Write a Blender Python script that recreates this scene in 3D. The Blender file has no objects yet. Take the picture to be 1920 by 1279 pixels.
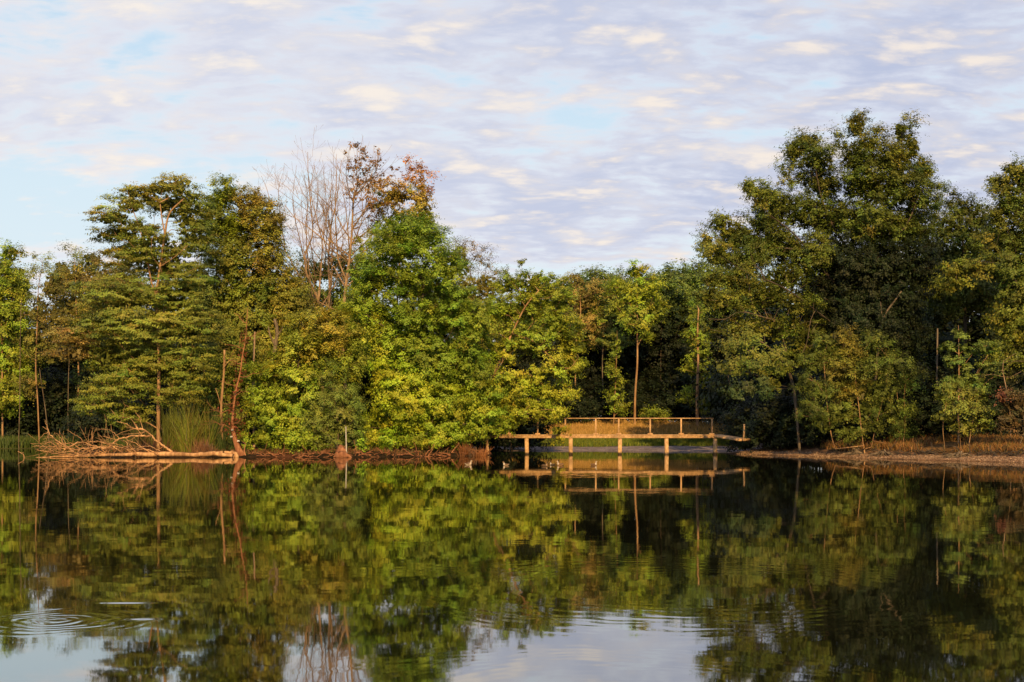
import bpy, math, random
import numpy as np

# ------------------------------------------------------------------ basics
F, H, YH = 2666.7, 1.8, 794.0          # focal length in photo pixels, eye height, horizon row
SC = bpy.context.scene
COL = SC.collection
rng = np.random.default_rng(7)
random.seed(7)

def P(px, py, D):
    """point seen at photo pixel (px, py) standing at distance D"""
    return np.array([(px - 960.0) / F * D, D, H - (py - YH) / F * D])

def X(px, D):
    return (px - 960.0) / F * D

def tag(o, label=None, cat=None, group=None, kind=None):
    if label: o['label'] = label
    if cat: o['category'] = cat
    if group: o['group'] = group
    if kind: o['kind'] = kind
    return o

def empty(name, loc):
    o = bpy.data.objects.new(name, None)
    o.empty_display_size = 0.3
    o.location = [float(v) for v in loc]
    COL.objects.link(o)
    return o

def mesh_obj(name, V, faces4=None, faces3=None, mat=None, parent=None, loc=None, colors=None, colname='col', smooth=False):
    """mesh from numpy arrays; colors is per face (FACE domain)"""
    V = np.asarray(V, dtype=np.float32)
    me = bpy.data.meshes.new(name)
    n4 = 0 if faces4 is None else len(faces4)
    n3 = 0 if faces3 is None else len(faces3)
    idx, starts = [], []
    off = 0
    if n4:
        idx.append(np.asarray(faces4, dtype=np.int32).ravel()); starts.append(np.arange(n4, dtype=np.int32) * 4); off = n4 * 4
    if n3:
        idx.append(np.asarray(faces3, dtype=np.int32).ravel()); starts.append(off + np.arange(n3, dtype=np.int32) * 3)
    idx = np.concatenate(idx); starts = np.concatenate(starts)
    me.vertices.add(len(V)); me.vertices.foreach_set('co', V.ravel())
    me.loops.add(len(idx)); me.loops.foreach_set('vertex_index', idx)
    me.polygons.add(n4 + n3); me.polygons.foreach_set('loop_start', starts)
    if smooth:
        me.polygons.foreach_set('use_smooth', np.ones(n4 + n3, dtype=bool))
    me.update(calc_edges=True)
    if colors is not None:
        c = np.ones((n4 + n3, 4), dtype=np.float32); c[:, :3] = colors
        a = me.attributes.new(colname, 'FLOAT_COLOR', 'FACE')
        a.data.foreach_set('color', c.ravel())
    o = bpy.data.objects.new(name, me)
    COL.objects.link(o)
    if mat: me.materials.append(mat)
    if parent is not None: o.parent = parent
    if loc is not None: o.location = [float(v) for v in loc]
    return o

class MB:
    """collects tubes and boxes for one mesh"""
    def __init__(s): s.V, s.Q, s.T, s.n = [], [], [], 0
    def tube(s, pts, rad, sides=6, cap=True):
        pts = np.asarray(pts, float); rad = np.asarray(rad, float)
        m = len(pts)
        if m < 2: return
        tg = np.gradient(pts, axis=0)
        tg /= np.linalg.norm(tg, axis=1)[:, None] + 1e-9
        ref = np.array([0.0, 0.0, 1.0]) if abs(tg[0][2]) < 0.8 else np.array([1.0, 0.0, 0.0])
        u = np.cross(tg, ref); u /= np.linalg.norm(u, axis=1)[:, None] + 1e-9
        w = np.cross(tg, u)
        a = np.arange(sides) * 2 * math.pi / sides
        ring = u[:, None, :] * np.cos(a)[None, :, None] + w[:, None, :] * np.sin(a)[None, :, None]
        V = pts[:, None, :] + ring * rad[:, None, None]
        base = s.n
        s.V.append(V.reshape(-1, 3)); s.n += m * sides
        i = np.arange(m - 1)[:, None] * sides; j = np.arange(sides)[None, :]; k = (j + 1) % sides
        q = np.stack([i + j, i + k, i + sides + k, i + sides + j], -1).reshape(-1, 4) + base
        s.Q.append(q)
        if cap:
            for r0, c in ((0, pts[0]), ((m - 1) * sides, pts[-1])):
                s.V.append(c[None, :]); ci = s.n; s.n += 1
                jj = np.arange(sides)
                s.T.append(np.stack([base + r0 + jj, base + r0 + (jj + 1) % sides, np.full(sides, ci)], -1))
    def box(s, c, d, rz=0.0, ry=0.0, bev=0.0):
        c = np.asarray(c, float); hx, hy, hz = [v / 2 for v in d]
        v = []
        b = bev
        # chamfered in x-y profile stacked along z with inset ends
        for z, ins in ((-hz, b), (-hz + b, 0), (hz - b, 0), (hz, b)):
            x, y = hx - ins, hy - ins
            v += [(-x, -y, z), (x, -y, z), (x, y, z), (-x, y, z)]
        v = np.array(v)
        cy, sy = math.cos(ry), math.sin(ry)
        v = np.stack([v[:, 0] * cy + v[:, 2] * sy, v[:, 1], -v[:, 0] * sy + v[:, 2] * cy], -1)
        cz, sz = math.cos(rz), math.sin(rz)
        v = np.stack([v[:, 0] * cz - v[:, 1] * sz, v[:, 0] * sz + v[:, 1] * cz, v[:, 2]], -1) + c
        B = s.n
        s.V.append(v); s.n += 16
        q = [(0, 3, 2, 1), (12, 13, 14, 15)]
        for l in range(3):
            for j in range(4):
                q.append((l * 4 + j, l * 4 + (j + 1) % 4, l * 4 + 4 + (j + 1) % 4, l * 4 + 4 + j))
        s.Q.append(np.array(q) + B)
    def build(s, name, mat, parent=None, origin=None, smooth=True):
        V = np.concatenate(s.V)
        if origin is not None: V = V - np.asarray(origin)[None, :]
        return mesh_obj(name, V, np.concatenate(s.Q) if s.Q else None, np.concatenate(s.T) if s.T else None, mat, parent, smooth=smooth)

def catmull(pts, n=5):
    pts = np.asarray(pts, float)
    if len(pts) < 3: 
        t = np.linspace(0, 1, n + 1)[:, None]
        return pts[0] * (1 - t) + pts[-1] * t
    q = np.vstack([2 * pts[0] - pts[1], pts, 2 * pts[-1] - pts[-2]])
    out = []
    for i in range(1, len(q) - 2):
        p0, p1, p2, p3 = q[i - 1], q[i], q[i + 1], q[i + 2]
        for t in np.arange(n) / n:
            out.append(0.5 * (2 * p1 + (p2 - p0) * t + (2 * p0 - 5 * p1 + 4 * p2 - p3) * t * t + (3 * p1 - p0 - 3 * p2 + p3) * t ** 3))
    out.append(q[-2])
    return np.array(out)

# ------------------------------------------------------------------ node helper
class NT:
    def __init__(s, tree): s.t = tree; tree.nodes.clear()
    def n(s, typ, **kw):
        nd = s.t.nodes.new(typ)
        for k, v in kw.items(): setattr(nd, k, v)
        return nd
    def link(s, a, b): s.t.links.new(a, b)
    def val(s, sock, v):
        if hasattr(v, 'links') or isinstance(v, bpy.types.NodeSocket): s.link(v, sock)
        else: sock.default_value = v
    def math(s, op, a, b=0.0, c=None, clamp=False):
        nd = s.n('ShaderNodeMath', operation=op, use_clamp=clamp)
        s.val(nd.inputs[0], a); s.val(nd.inputs[1], b)
        if c is not None: s.val(nd.inputs[2], c)
        return nd.outputs[0]
    def vmath(s, op, a, b=(0, 0, 0), scale=None):
        nd = s.n('ShaderNodeVectorMath', operation=op)
        s.val(nd.inputs[0], a); 
        if op not in ('NORMALIZE', 'LENGTH', 'SCALE'): s.val(nd.inputs[1], b)
        if scale is not None: s.val(nd.inputs['Scale'], scale)
        return nd.outputs['Value'] if op in ('LENGTH', 'DOT_PRODUCT') else nd.outputs[0]
    def mix(s, f, a, b, blend='MIX'):
        nd = s.n('ShaderNodeMix', data_type='RGBA', blend_type=blend)
        nd.clamp_factor = True
        s.val(nd.inputs[0], f)
        for i, v in ((6, a), (7, b)):
            if isinstance(v, bpy.types.NodeSocket): s.link(v, nd.inputs[i])
            else: nd.inputs[i].default_value = (*v, 1.0) if len(v) == 3 else v
        return nd.outputs[2]
    def noise(s, vec, scale, detail=4.0, rough=0.55, dist=0.0, out='Fac', dims='3D'):
        nd = s.n('ShaderNodeTexNoise', noise_dimensions=dims)
        if vec is not None: s.link(vec, nd.inputs['Vector'])
        nd.inputs['Scale'].default_value = scale
        nd.inputs['Detail'].default_value = detail
        nd.inputs['Roughness'].default_value = rough
        nd.inputs['Distortion'].default_value = dist
        return nd.outputs[0] if out == 'Fac' else nd.outputs[1]
    def smooth(s, v, a, b):
        nd = s.n('ShaderNodeMapRange', interpolation_type='SMOOTHSTEP')
        s.val(nd.inputs[0], v); nd.inputs[1].default_value = a; nd.inputs[2].default_value = b
        return nd.outputs[0]
    def ramp(s, v, stops, interp='LINEAR'):
        nd = s.n('ShaderNodeValToRGB'); r = nd.color_ramp; r.interpolation = interp
        while len(r.elements) < len(stops): r.elements.new(0.5)
        for e, (p, c) in zip(r.elements, stops):
            e.position = p; e.color = (*c, 1.0)
        s.val(nd.inputs[0], v)
        return nd.outputs[0]
    def comb(s, x, y, z):
        nd = s.n('ShaderNodeCombineXYZ')
        for i, v in enumerate((x, y, z)): s.val(nd.inputs[i], v)
        return nd.outputs[0]
    def sep(s, v):
        nd = s.n('ShaderNodeSeparateXYZ'); s.link(v, nd.inputs[0]); return nd.outputs

def new_mat(name):
    m = bpy.data.materials.new(name); m.use_nodes = True
    return m, NT(m.node_tree)

# ------------------------------------------------------------------ light and sky
SUN_EL, SUN_AZ = math.radians(24.0), math.radians(5.0)      # behind the camera, a little to the right
sun_dir = np.array([math.sin(SUN_AZ) * math.cos(SUN_EL), -math.cos(SUN_AZ) * math.cos(SUN_EL), math.sin(SUN_EL)])
ld = bpy.data.lights.new('sun', 'SUN')
ld.energy = 5.0; ld.angle = math.radians(0.55); ld.color = (1.0, 0.65, 0.25)
lo = bpy.data.objects.new('sun', ld); COL.objects.link(lo)
from mathutils import Vector
lo.rotation_euler = Vector([-float(v) for v in sun_dir]).to_track_quat('-Z', 'Y').to_euler()
lo.location = (20, -40, 40)

W = bpy.data.worlds.new('World'); SC.world = W; W.use_nodes = True
W.cycles.sampling_method = 'MANUAL'; W.cycles.sample_map_resolution = 512
t = NT(W.node_tree)
out = t.n('ShaderNodeOutputWorld'); bg = t.n('ShaderNodeBackground'); bg.inputs[1].default_value = 0.1
sky = t.n('ShaderNodeTexSky', sky_type='NISHITA'); sky.sun_disc = False
sky.sun_elevation = SUN_EL; sky.sun_rotation = math.pi - SUN_AZ
sky.air_density = 1.0; sky.dust_density = 1.0; sky.ozone_density = 1.5
tc = t.n('ShaderNodeTexCoord')
d = tc.outputs['Generated']
dx, dy, dz = t.sep(d)
zc = t.math('MAXIMUM', dz, 0.0)
den = t.math('ADD', zc, 0.20)
u = t.math('DIVIDE', dx, den); v = t.math('DIVIDE', dy, den)
pv = t.comb(t.math('ADD', u, 11.1), t.math('ADD', v, 5.7), 0.0)
# clear sky: pale by the horizon, cyan blue above, deeper overhead
clear = t.ramp(zc, [(0.0, (0.84, 0.86, 0.88)), (0.07, (0.80, 0.89, 0.94)), (0.16, (0.74, 0.88, 0.965)), (0.30, (0.56, 0.77, 0.96)), (0.6, (0.22, 0.40, 0.78)), (1.0, (0.14, 0.28, 0.62))])
clear10 = t.vmath('SCALE', clear, scale=10.0)
base = t.mix(0.85, sky.outputs[0], clear10)
warp = t.noise(pv, 3.0, 2.0, 0.5, out='Color')
pw = t.vmath('ADD', pv, t.vmath('SCALE', t.vmath('SUBTRACT', warp, (0.5, 0.5, 0.5)), scale=0.10))
cov = t.noise(t.vmath('ADD', pw, (3.3, 2.3, 0.0)), 1.7, 3.0, 0.5)              # broad decks
P1, P2 = (0.90, 1.35, 1.0), 6.6
def puffs(vec):
    n_ = t.noise(t.vmath('MULTIPLY', vec, P1), P2, 3.0, 0.5, 0.15)
    f_ = t.noise(t.vmath('MULTIPLY', vec, P1), P2 * 2.4, 5.0, 0.60, 0.1)
    return t.math('ADD', t.math('MULTIPLY', n_, 0.62), t.math('MULTIPLY', f_, 0.38))
puff = puffs(pw)
puff2 = puffs(t.vmath('ADD', pw, (0.03, -0.075, 0.0)))      # the same a little higher in the sky
def blob(cx, cz, sx, sz):
    a_ = t.math('DIVIDE', t.math('SUBTRACT', dx, cx), sx); b_ = t.math('DIVIDE', t.math('SUBTRACT', dz, cz), sz)
    return t.math('POWER', 2.718, t.math('MULTIPLY', t.math('ADD', t.math('MULTIPLY', a_, a_), t.math('MULTIPLY', b_, b_)), -1.0))
dens = t.math('ADD', t.math('MULTIPLY', cov, 0.55), t.math('MULTIPLY', puff, 1.15))
bias = t.math('ADD', t.math('MULTIPLY', t.smooth(zc, 0.05, 0.20), 0.20), t.math('MULTIPLY', dx, 0.05))
bias = t.math('ADD', bias, t.math('MULTIPLY', blob(0.04, 0.215, 0.10, 0.03), -0.11))
bias = t.math('ADD', bias, t.math('MULTIPLY', blob(-0.32, 0.155, 0.16, 0.03), -0.18))
dens = t.math('ADD', dens, bias)
a_cl = t.smooth(dens, 0.80, 1.03)
edge = t.math('SUBTRACT', puff, puff2)                     # positive where the puff thins out upward
lit = t.math('MULTIPLY', t.smooth(edge, -0.07, 0.20), t.smooth(puff, 0.38, 0.64))
core = t.smooth(dens, 0.84, 1.16)
rightw = t.smooth(dx, -0.34, 0.30)
grey = t.mix(rightw, (0.66, 0.69, 0.82), (0.50, 0.55, 0.73))
ccol = t.mix(core, t.mix(rightw, (0.88, 0.87, 0.90), (0.80, 0.81, 0.89)), grey)
ccol = t.mix(t.math('MULTIPLY', lit, 0.95), ccol, t.mix(rightw, (0.98, 0.89, 0.80), (0.96, 0.85, 0.75)))
ccol = t.mix(t.smooth(zc, 0.32, 0.6), ccol, (0.36, 0.39, 0.50))
c10 = t.vmath('SCALE', ccol, scale=10.0)
a_cl = t.math('MULTIPLY', a_cl, t.math('ADD', t.math('MULTIPLY', t.smooth(zc, 0.02, 0.10), 0.65), 0.30))
fin = t.mix(a_cl, base, c10)
# low warm haze
t.link(fin, bg.inputs[0]); t.link(bg.outputs[0], out.inputs[0])

# ------------------------------------------------------------------ materials
def leaf_material():
    m, t = new_mat('leaf')
    o = t.n('ShaderNodeOutputMaterial')
    at = t.n('ShaderNodeAttribute', attribute_name='col')
    col = at.outputs['Color']
    pr = t.n('ShaderNodeBsdfPrincipled')
    t.link(col, pr.inputs['Base Color']); pr.inputs['Roughness'].default_value = 0.55
    pr.inputs['Specular IOR Level'].default_value = 0.25
    tr = t.n('ShaderNodeBsdfTranslucent')
    t.link(t.mix(1.0, col, (1.0, 1.0, 0.55), 'MULTIPLY'), tr.inputs[0])
    mx = t.n('ShaderNodeMixShader'); mx.inputs[0].default_value = 0.16
    t.link(pr.outputs[0], mx.inputs[1]); t.link(tr.outputs[0], mx.inputs[2])
    t.link(mx.outputs[0], o.inputs[0])
    return m

def bark_material(name, c1, c2, scale=6.0, rough=0.85, stretch=0.15):
    m, t = new_mat(name)
    o = t.n('ShaderNodeOutputMaterial'); pr = t.n('ShaderNodeBsdfPrincipled')
    tc = t.n('ShaderNodeTexCoord')
    pv = t.vmath('MULTIPLY', tc.outputs['Object'], (1.0, 1.0, stretch))
    n1 = t.noise(pv, scale, 6.0, 0.65)
    n2 = t.noise(tc.outputs['Object'], 1.3, 3.0, 0.5)
    c = t.mix(t.smooth(n1, 0.35, 0.68), c1, c2)
    c = t.mix(t.math('MULTIPLY', t.smooth(n2, 0.45, 0.7), 0.5), c, tuple(v * 0.5 for v in c1))
    t.link(c, pr.inputs['Base Color']); pr.inputs['Roughness'].default_value = rough
    pr.inputs['Specular IOR Level'].default_value = 0.2
    b = t.n('ShaderNodeBump'); b.inputs['Strength'].default_value = 0.6; b.inputs['Distance'].default_value = 0.04
    t.link(n1, b.inputs['Height']); t.link(b.outputs[0], pr.inputs['Normal'])
    t.link(pr.outputs[0], o.inputs[0])
    return m

def attr_material(name, rough=0.9, spec=0.15):
    m, t = new_mat(name)
    o = t.n('ShaderNodeOutputMaterial'); pr = t.n('ShaderNodeBsdfPrincipled')
    at = t.n('ShaderNodeAttribute', attribute_name='col')
    t.link(at.outputs['Color'], pr.inputs['Base Color']); pr.inputs['Roughness'].default_value = rough
    pr.inputs['Specular IOR Level'].default_value = spec
    t.link(pr.outputs[0], o.inputs[0])
    return m

LEAF = leaf_material()
BLADE = LEAF
BARK = bark_material('bark', (0.10, 0.075, 0.05), (0.24, 0.18, 0.12))
BARK_DARK = bark_material('dark_bark', (0.05, 0.04, 0.03), (0.12, 0.09, 0.065))
BARK_PALE = bark_material('pale_bark', (0.28, 0.155, 0.075), (0.54, 0.33, 0.17))
BARK_GREY = bark_material('grey_twig', (0.28, 0.18, 0.105), (0.46, 0.32, 0.20))
BARK_RED = bark_material('red_bark', (0.24, 0.095, 0.045), (0.46, 0.21, 0.10))
DRIFT = bark_material('driftwood', (0.34, 0.18, 0.085), (0.72, 0.42, 0.20))
def timber():
    m = bark_material('weathered_timber', (0.48, 0.28, 0.13), (0.80, 0.51, 0.26), scale=9.0, stretch=0.6)
    nt = m.node_tree; pr = [n for n in nt.nodes if n.type == 'BSDF_PRINCIPLED'][0]
    src = pr.inputs['Base Color'].links[0].from_socket; h = NT.__new__(NT); h.t = nt
    g_ = h.n('ShaderNodeNewGeometry'); z_ = h.sep(g_.outputs['Position'])[2]
    st = h.noise(g_.outputs['Position'], 2.2, 5.0, 0.65)
    wet = h.smooth(h.math('ADD', z_, h.math('MULTIPLY', st, 0.25)), 0.32, 0.16)
    c_ = h.mix(wet, src, (0.05, 0.035, 0.02))
    c_ = h.mix(h.math('MULTIPLY', h.smooth(st, 0.5, 0.75), 0.55), c_, (0.20, 0.15, 0.10))
    h.link(c_, pr.inputs['Base Color']); return m
WOOD = timber()
WOOD_OLD = bark_material('weathered_timber', (0.46, 0.30, 0.16), (0.66, 0.45, 0.26), scale=9.0, stretch=0.6)
WHITE_BARK = bark_material('white_stick', (0.5, 0.46, 0.4), (0.72, 0.68, 0.6))

# ------------------------------------------------------------------ terrain
ring_px = [(0, 100), (130, 102), (190, 96), (165, 86), (185, 79), (300, 76.3), (450, 75.6), (650, 75.4), (800, 76.5), (905, 79.6),
           (922, 83.5), (900, 90), (905, 94), (1000, 92.6), (1200, 92), (1330, 91), (1390, 91.5), (1400, 88.6), (1350, 84.2), (1400, 82.0),
           (1500, 77.6), (1700, 70.8), (1920, 65.2)]
ring = [(-1600.0, 90.0), (-60, 96)] + [(X(a, b), b) for a, b in ring_px] + [(32, 58), (60, 45), (140, 20), (1600, -10), (1600, 1700), (-1600, 1700)]
RING = np.array(ring)

def sd_poly(x, y):
    """signed distance to the land outline, positive on land"""
    p = np.stack([x, y], -1)
    A = RING; B = np.roll(RING, -1, axis=0)
    best = np.full(x.shape, 1e9); inside = np.zeros(x.shape, bool)
    for a, b in zip(A, B):
        e = b - a
        w = p - a
        tt = np.clip((w @ e) / (e @ e), 0, 1)
        dd = np.linalg.norm(w - tt[..., None] * e, axis=-1)
        best = np.minimum(best, dd)
        c = ((a[1] <= p[..., 1]) != (b[1] <= p[..., 1]))
        xi = a[0] + (p[..., 1] - a[1]) / (e[1] if abs(e[1]) > 1e-9 else 1e-9) * e[0]
        inside ^= c & (p[..., 0] < xi)
    return np.where(inside, best, -best)

def vnoise(x, y, s, seed=0):
    """cheap smooth value noise 0..1"""
    xs, ys = x / s, y / s
    xi, yi = np.floor(xs), np.floor(ys); fx, fy = xs - xi, ys - yi
    fx, fy = fx * fx * (3 - 2 * fx), fy * fy * (3 - 2 * fy)
    def h(a, b):
        v = np.sin(a * 127.1 + b * 311.7 + seed * 17.3) * 43758.5453
        return v - np.floor(v)
    return (h(xi, yi) * (1 - fx) + h(xi + 1, yi) * fx) * (1 - fy) + (h(xi, yi + 1) * (1 - fx) + h(xi + 1, yi + 1) * fx) * fy

def sstep(a, b, v):
    q = np.clip((v - a) / (b - a), 0, 1); return q * q * (3 - 2 * q)

def ground(x, y):
    x = np.asarray(x, float); y = np.asarray(y, float)
    sd = sd_poly(x, y)
    sd = sd + (vnoise(x, y, 2.3, 1) - 0.5) * 0.9 + (vnoise(x, y, 0.8, 2) - 0.5) * 0.35
    s = np.maximum(sd, 0)
    beach = np.interp(s, [0, 2.0, 2.5, 6, 15, 30, 200], [0, 0.26, 0.46, 0.85, 1.2, 1.6, 2.0])
    isle = np.interp(s, [0, 0.5, 1.2, 4, 15, 40, 200], [0, 0.13, 0.24, 0.45, 0.7, 1.4, 2.0])
    far = np.interp(s, [0, 7, 14, 24, 40, 200], [0, 0.20, 0.75, 1.55, 1.8, 2.2])
    wi = sstep(1.0, -1.5, x) * sstep(97, 92, y)
    wf = sstep(85.5, 89, y) * sstep(19, 15, x) * (1 - wi)
    land = isle * wi + far * wf + beach * (1 - wi - wf)
    land = land + (vnoise(x, y, 3.1, 3) - 0.5) * 0.12 * sstep(0.5, 4, s) + (vnoise(x, y, 0.6, 4) - 0.5) * 0.05 * sstep(0, 0.6, s)
    bed = -0.04 + np.maximum(sd, -8) * 0.16
    z = np.where(sd > 0, land, bed)
    near = np.clip((1.6 - y) * 0.14, -0.6, 0.35)          # the shore the picture is taken from
    return np.where(y < 6, np.maximum(z, near), z)

def gz(x, y): return float(ground(np.array([x]), np.array([y]))[0])

def axis_lines(dense0, dense1, step, lim0, lim1):
    a = list(np.arange(dense0, dense1, step))
    s = step; v = dense1
    while v < lim1: a.append(v); s *= 1.25; v += s
    a.append(lim1)
    s = step; v = dense0; b = []
    while v > lim0: 
        s *= 1.25; v -= s; b.append(v)
    b[-1] = lim0
    return np.array(sorted(set(b + a)))

gx = axis_lines(-40, 40, 0.4, -1600, 1600); gy = axis_lines(60, 122, 0.33, -200, 1700)
GX, GY = np.meshgrid(gx, gy)
GZ = ground(GX, GY)
V = np.stack([GX, GY, GZ], -1).reshape(-1, 3)
ny, nx = GX.shape
i = (np.arange(ny - 1)[:, None] * nx + np.arange(nx - 1)[None, :]).ravel()
Q = np.stack([i, i + 1, i + 1 + nx, i + nx], -1)
fc = V[Q].mean(1)
sdv = sd_poly(fc[:, 0], fc[:, 1])
x_, y_, z_ = fc.T
lerp = lambda a, b, w: a * (1 - w[:, None]) + np.asarray(b)[None, :] * w[:, None]
n1 = vnoise(x_, y_, 1.7, 5); n2 = vnoise(x_, y_, 0.5, 6)
c = np.tile(np.array([0.045, 0.030, 0.016]), (len(fc), 1))                     # forest floor
wbeach = (1 - sstep(2.0, 2.6, sdv)) * sstep(0, 3, x_ - 12) 
c = lerp(c, (0.27, 0.15, 0.08), wbeach)
wdry = sstep(2.3, 2.8, sdv) * (1 - sstep(6, 9, sdv)) * sstep(17, 20, x_)
c = lerp(c, (0.20, 0.11, 0.04), wdry)
isle = (x_ < 0.5) & (y_ < 94)
wb = np.where(isle, 1 - sstep(0.6, 2.5, sdv), 0)
c = lerp(c, (0.11, 0.045, 0.022), wb * sstep(0.45, 0.8, n1))  # lit patches of the bank painted into the earth colour
farm = sstep(86, 89, y_) * (x_ > -12) * (x_ < 19)
c = lerp(c, (0.30, 0.24, 0.23), farm * (1 - sstep(6.0, 7.5, sdv)))
c = lerp(c, (0.06, 0.09, 0.02), farm * sstep(6.2, 7.8, sdv) * (1 - sstep(12, 15, sdv)))
c = lerp(c, (0.32, 0.19, 0.06), farm * sstep(12, 15, sdv) * (1 - sstep(23, 26, sdv)))
wl = sstep(-24, -28, x_) * (1 - sstep(4, 8, sdv)) * (y_ > 90)
c = lerp(c, (0.10, 0.10, 0.03), wl)
c *= (0.7 + 0.6 * n2)[:, None]
c[sdv < 0] *= 0.6
gm, t = new_mat('earth')
o = t.n('ShaderNodeOutputMaterial'); pr = t.n('ShaderNodeBsdfPrincipled'); at = t.n('ShaderNodeAttribute', attribute_name='col')
tc = t.n('ShaderNodeTexCoord')
nz = t.noise(tc.outputs['Object'], 7.0, 6.0, 0.7); nb = t.noise(tc.outputs['Object'], 1.1, 4.0, 0.6)
cc = t.mix(1.0, at.outputs['Color'], t.ramp(nz, [(0.3, (0.35, 0.33, 0.3)), (0.5, (0.9, 0.9, 0.9)), (0.72, (1.7, 1.6, 1.5))]), 'MULTIPLY')
cc = t.mix(1.0, cc, t.ramp(nb, [(0.3, (0.7, 0.7, 0.7)), (0.7, (1.2, 1.2, 1.2))]), 'MULTIPLY')
t.link(cc, pr.inputs['Base Color']); pr.inputs['Roughness'].default_value = 0.95; pr.inputs['Specular IOR Level'].default_value = 0.1
b = t.n('ShaderNodeBump'); b.inputs['Strength'].default_value = 0.8; b.inputs['Distance'].default_value = 0.08
t.link(nz, b.inputs['Height']); t.link(b.outputs[0], pr.inputs['Normal']); t.link(pr.outputs[0], o.inputs[0])
g = mesh_obj('ground', V, Q, None, gm, colors=c, smooth=True)
tag(g, kind='structure')

# ------------------------------------------------------------------ water
wm, t = new_mat('lake_water')
o = t.n('ShaderNodeOutputMaterial')
geo = t.n('ShaderNodeNewGeometry'); pos = geo.outputs['Position']
px_, py_, _ = t.sep(pos)
pp = t.comb(px_, py_, 0.0)
def slope(scale, amp, detail=2.0, stretch=(1, 1, 1)):
    cn = t.noise(t.vmath('MULTIPLY', pp, stretch), scale, detail, 0.5, out='Color')
    return t.vmath('MULTIPLY', t.vmath('SUBTRACT', cn, (0.5, 0.5, 0.5)), (amp, amp, 0.0))
patch = t.smooth(t.noise(t.vmath('MULTIPLY', pp, (0.35, 1.0, 1.0)), 0.22, 2.0, 0.5), 0.38, 0.66)
s1 = slope(4.5, 0.010, 2.0, (0.5, 1.0, 1.0)); s2 = slope(1.0, 0.004, 1.0, (0.6, 1.0, 1.0)); s3 = slope(12.0, 0.002, 1.0, (0.6, 1.0, 1.0))
rip = t.vmath('SCALE', t.vmath('ADD', s1, s3), scale=t.math('ADD', t.math('MULTIPLY', patch, 0.75), 0.25))
tot = t.vmath('ADD', rip, s2)
def rings(cx, cy, r0, r1, lam, amp, soft=0.25):
    d = t.vmath('SUBTRACT', pp, (cx, cy, 0.0))
    wob = t.vmath('SCALE', t.vmath('SUBTRACT', t.noise(pp, 1.5, 1.0, 0.5, out='Color'), (0.5, 0.5, 0.5)), scale=lam * 2.2)
    d2 = t.vmath('ADD', d, t.vmath('MULTIPLY', wob, (1, 1, 0)))
    r = t.vmath('LENGTH', d2)
    env = t.math('MULTIPLY', t.smooth(r, r0 - soft, r0 + soft), t.math('SUBTRACT', 1.0, t.smooth(r, r1 - soft, r1 + soft)))
    brk = t.math('ADD', t.math('MULTIPLY', t.smooth(t.noise(t.vmath('MULTIPLY', pp, (1.0, 1.6, 1.0)), 1.6, 2.0, 0.5), 0.36, 0.66), 1.2), 0.1)
    sgn = t.math('MULTIPLY', t.math('MULTIPLY', t.math('COSINE', t.math('MULTIPLY', r, 2 * math.pi / lam)), amp), brk)
    return t.vmath('SCALE', t.vmath('NORMALIZE', d2), scale=t.math('MULTIPLY', sgn, env))
tot = t.vmath('ADD', tot, rings(X(110, 13.0), 13.0, 0.05, 0.90, 0.15, 0.013, 0.12))
tot = t.vmath('ADD', tot, rings(X(1290, 15.6), 15.6, 1.6, 3.6, 0.26, 0.0035, 0.5))
tot = t.vmath('ADD', tot, rings(X(1120, 9.4), 9.0, 1.2, 2.6, 0.20, 0.0018, 0.5))
tot = t.vmath('ADD', tot, rings(X(1120, 49), 49.0, 0.3, 2.2, 0.7, 0.012, 0.4))
def crest(cx, cy, wx, wy, amp):
    d = t.vmath('MULTIPLY', t.vmath('SUBTRACT', pp, (cx, cy, 0.0)), (1 / wx, 1 / wy, 0.0))
    e = t.math('POWER', 2.718, t.math('MULTIPLY', t.vmath('DOT_PRODUCT', d, d), -1.0))
    return t.comb(0.0, t.math('MULTIPLY', e, -amp), 0.0)
tot = t.vmath('ADD', tot, crest(X(236, 14.25), 14.25, 0.17, 0.05, 0.16))
tot = t.vmath('ADD', tot, crest(X(267, 13.07), 13.07, 0.09, 0.045, 0.16))
nrm = t.vmath('NORMALIZE', t.vmath('ADD', tot, (0, 0, 1)))
gl = t.n('ShaderNodeBsdfGlossy'); gl.inputs['Roughness'].default_value = 0.024
gl.inputs['Color'].default_value = (0.90, 0.89, 0.86, 1)
t.link(nrm, gl.inputs['Normal'])
df = t.n('ShaderNodeBsdfDiffuse'); df.inputs['Color'].default_value = (0.012, 0.013, 0.006, 1)
fr = t.n('ShaderNodeFresnel'); fr.inputs['IOR'].default_value = 1.33
fac = t.math('ADD', t.math('MULTIPLY', fr.outputs[0], 0.55), 0.40, clamp=True)
mx = t.n('ShaderNodeMixShader'); t.link(fac, mx.inputs[0]); t.link(df.outputs[0], mx.inputs[1]); t.link(gl.outputs[0], mx.inputs[2])
t.link(mx.outputs[0], o.inputs[0])
wo = mesh_obj('water', [(-1500, -150, 0), (1500, -150, 0), (1500, 140, 0), (-1500, 140, 0)], [(0, 1, 2, 3)], None, wm)
tag(wo, kind='structure')

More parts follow.
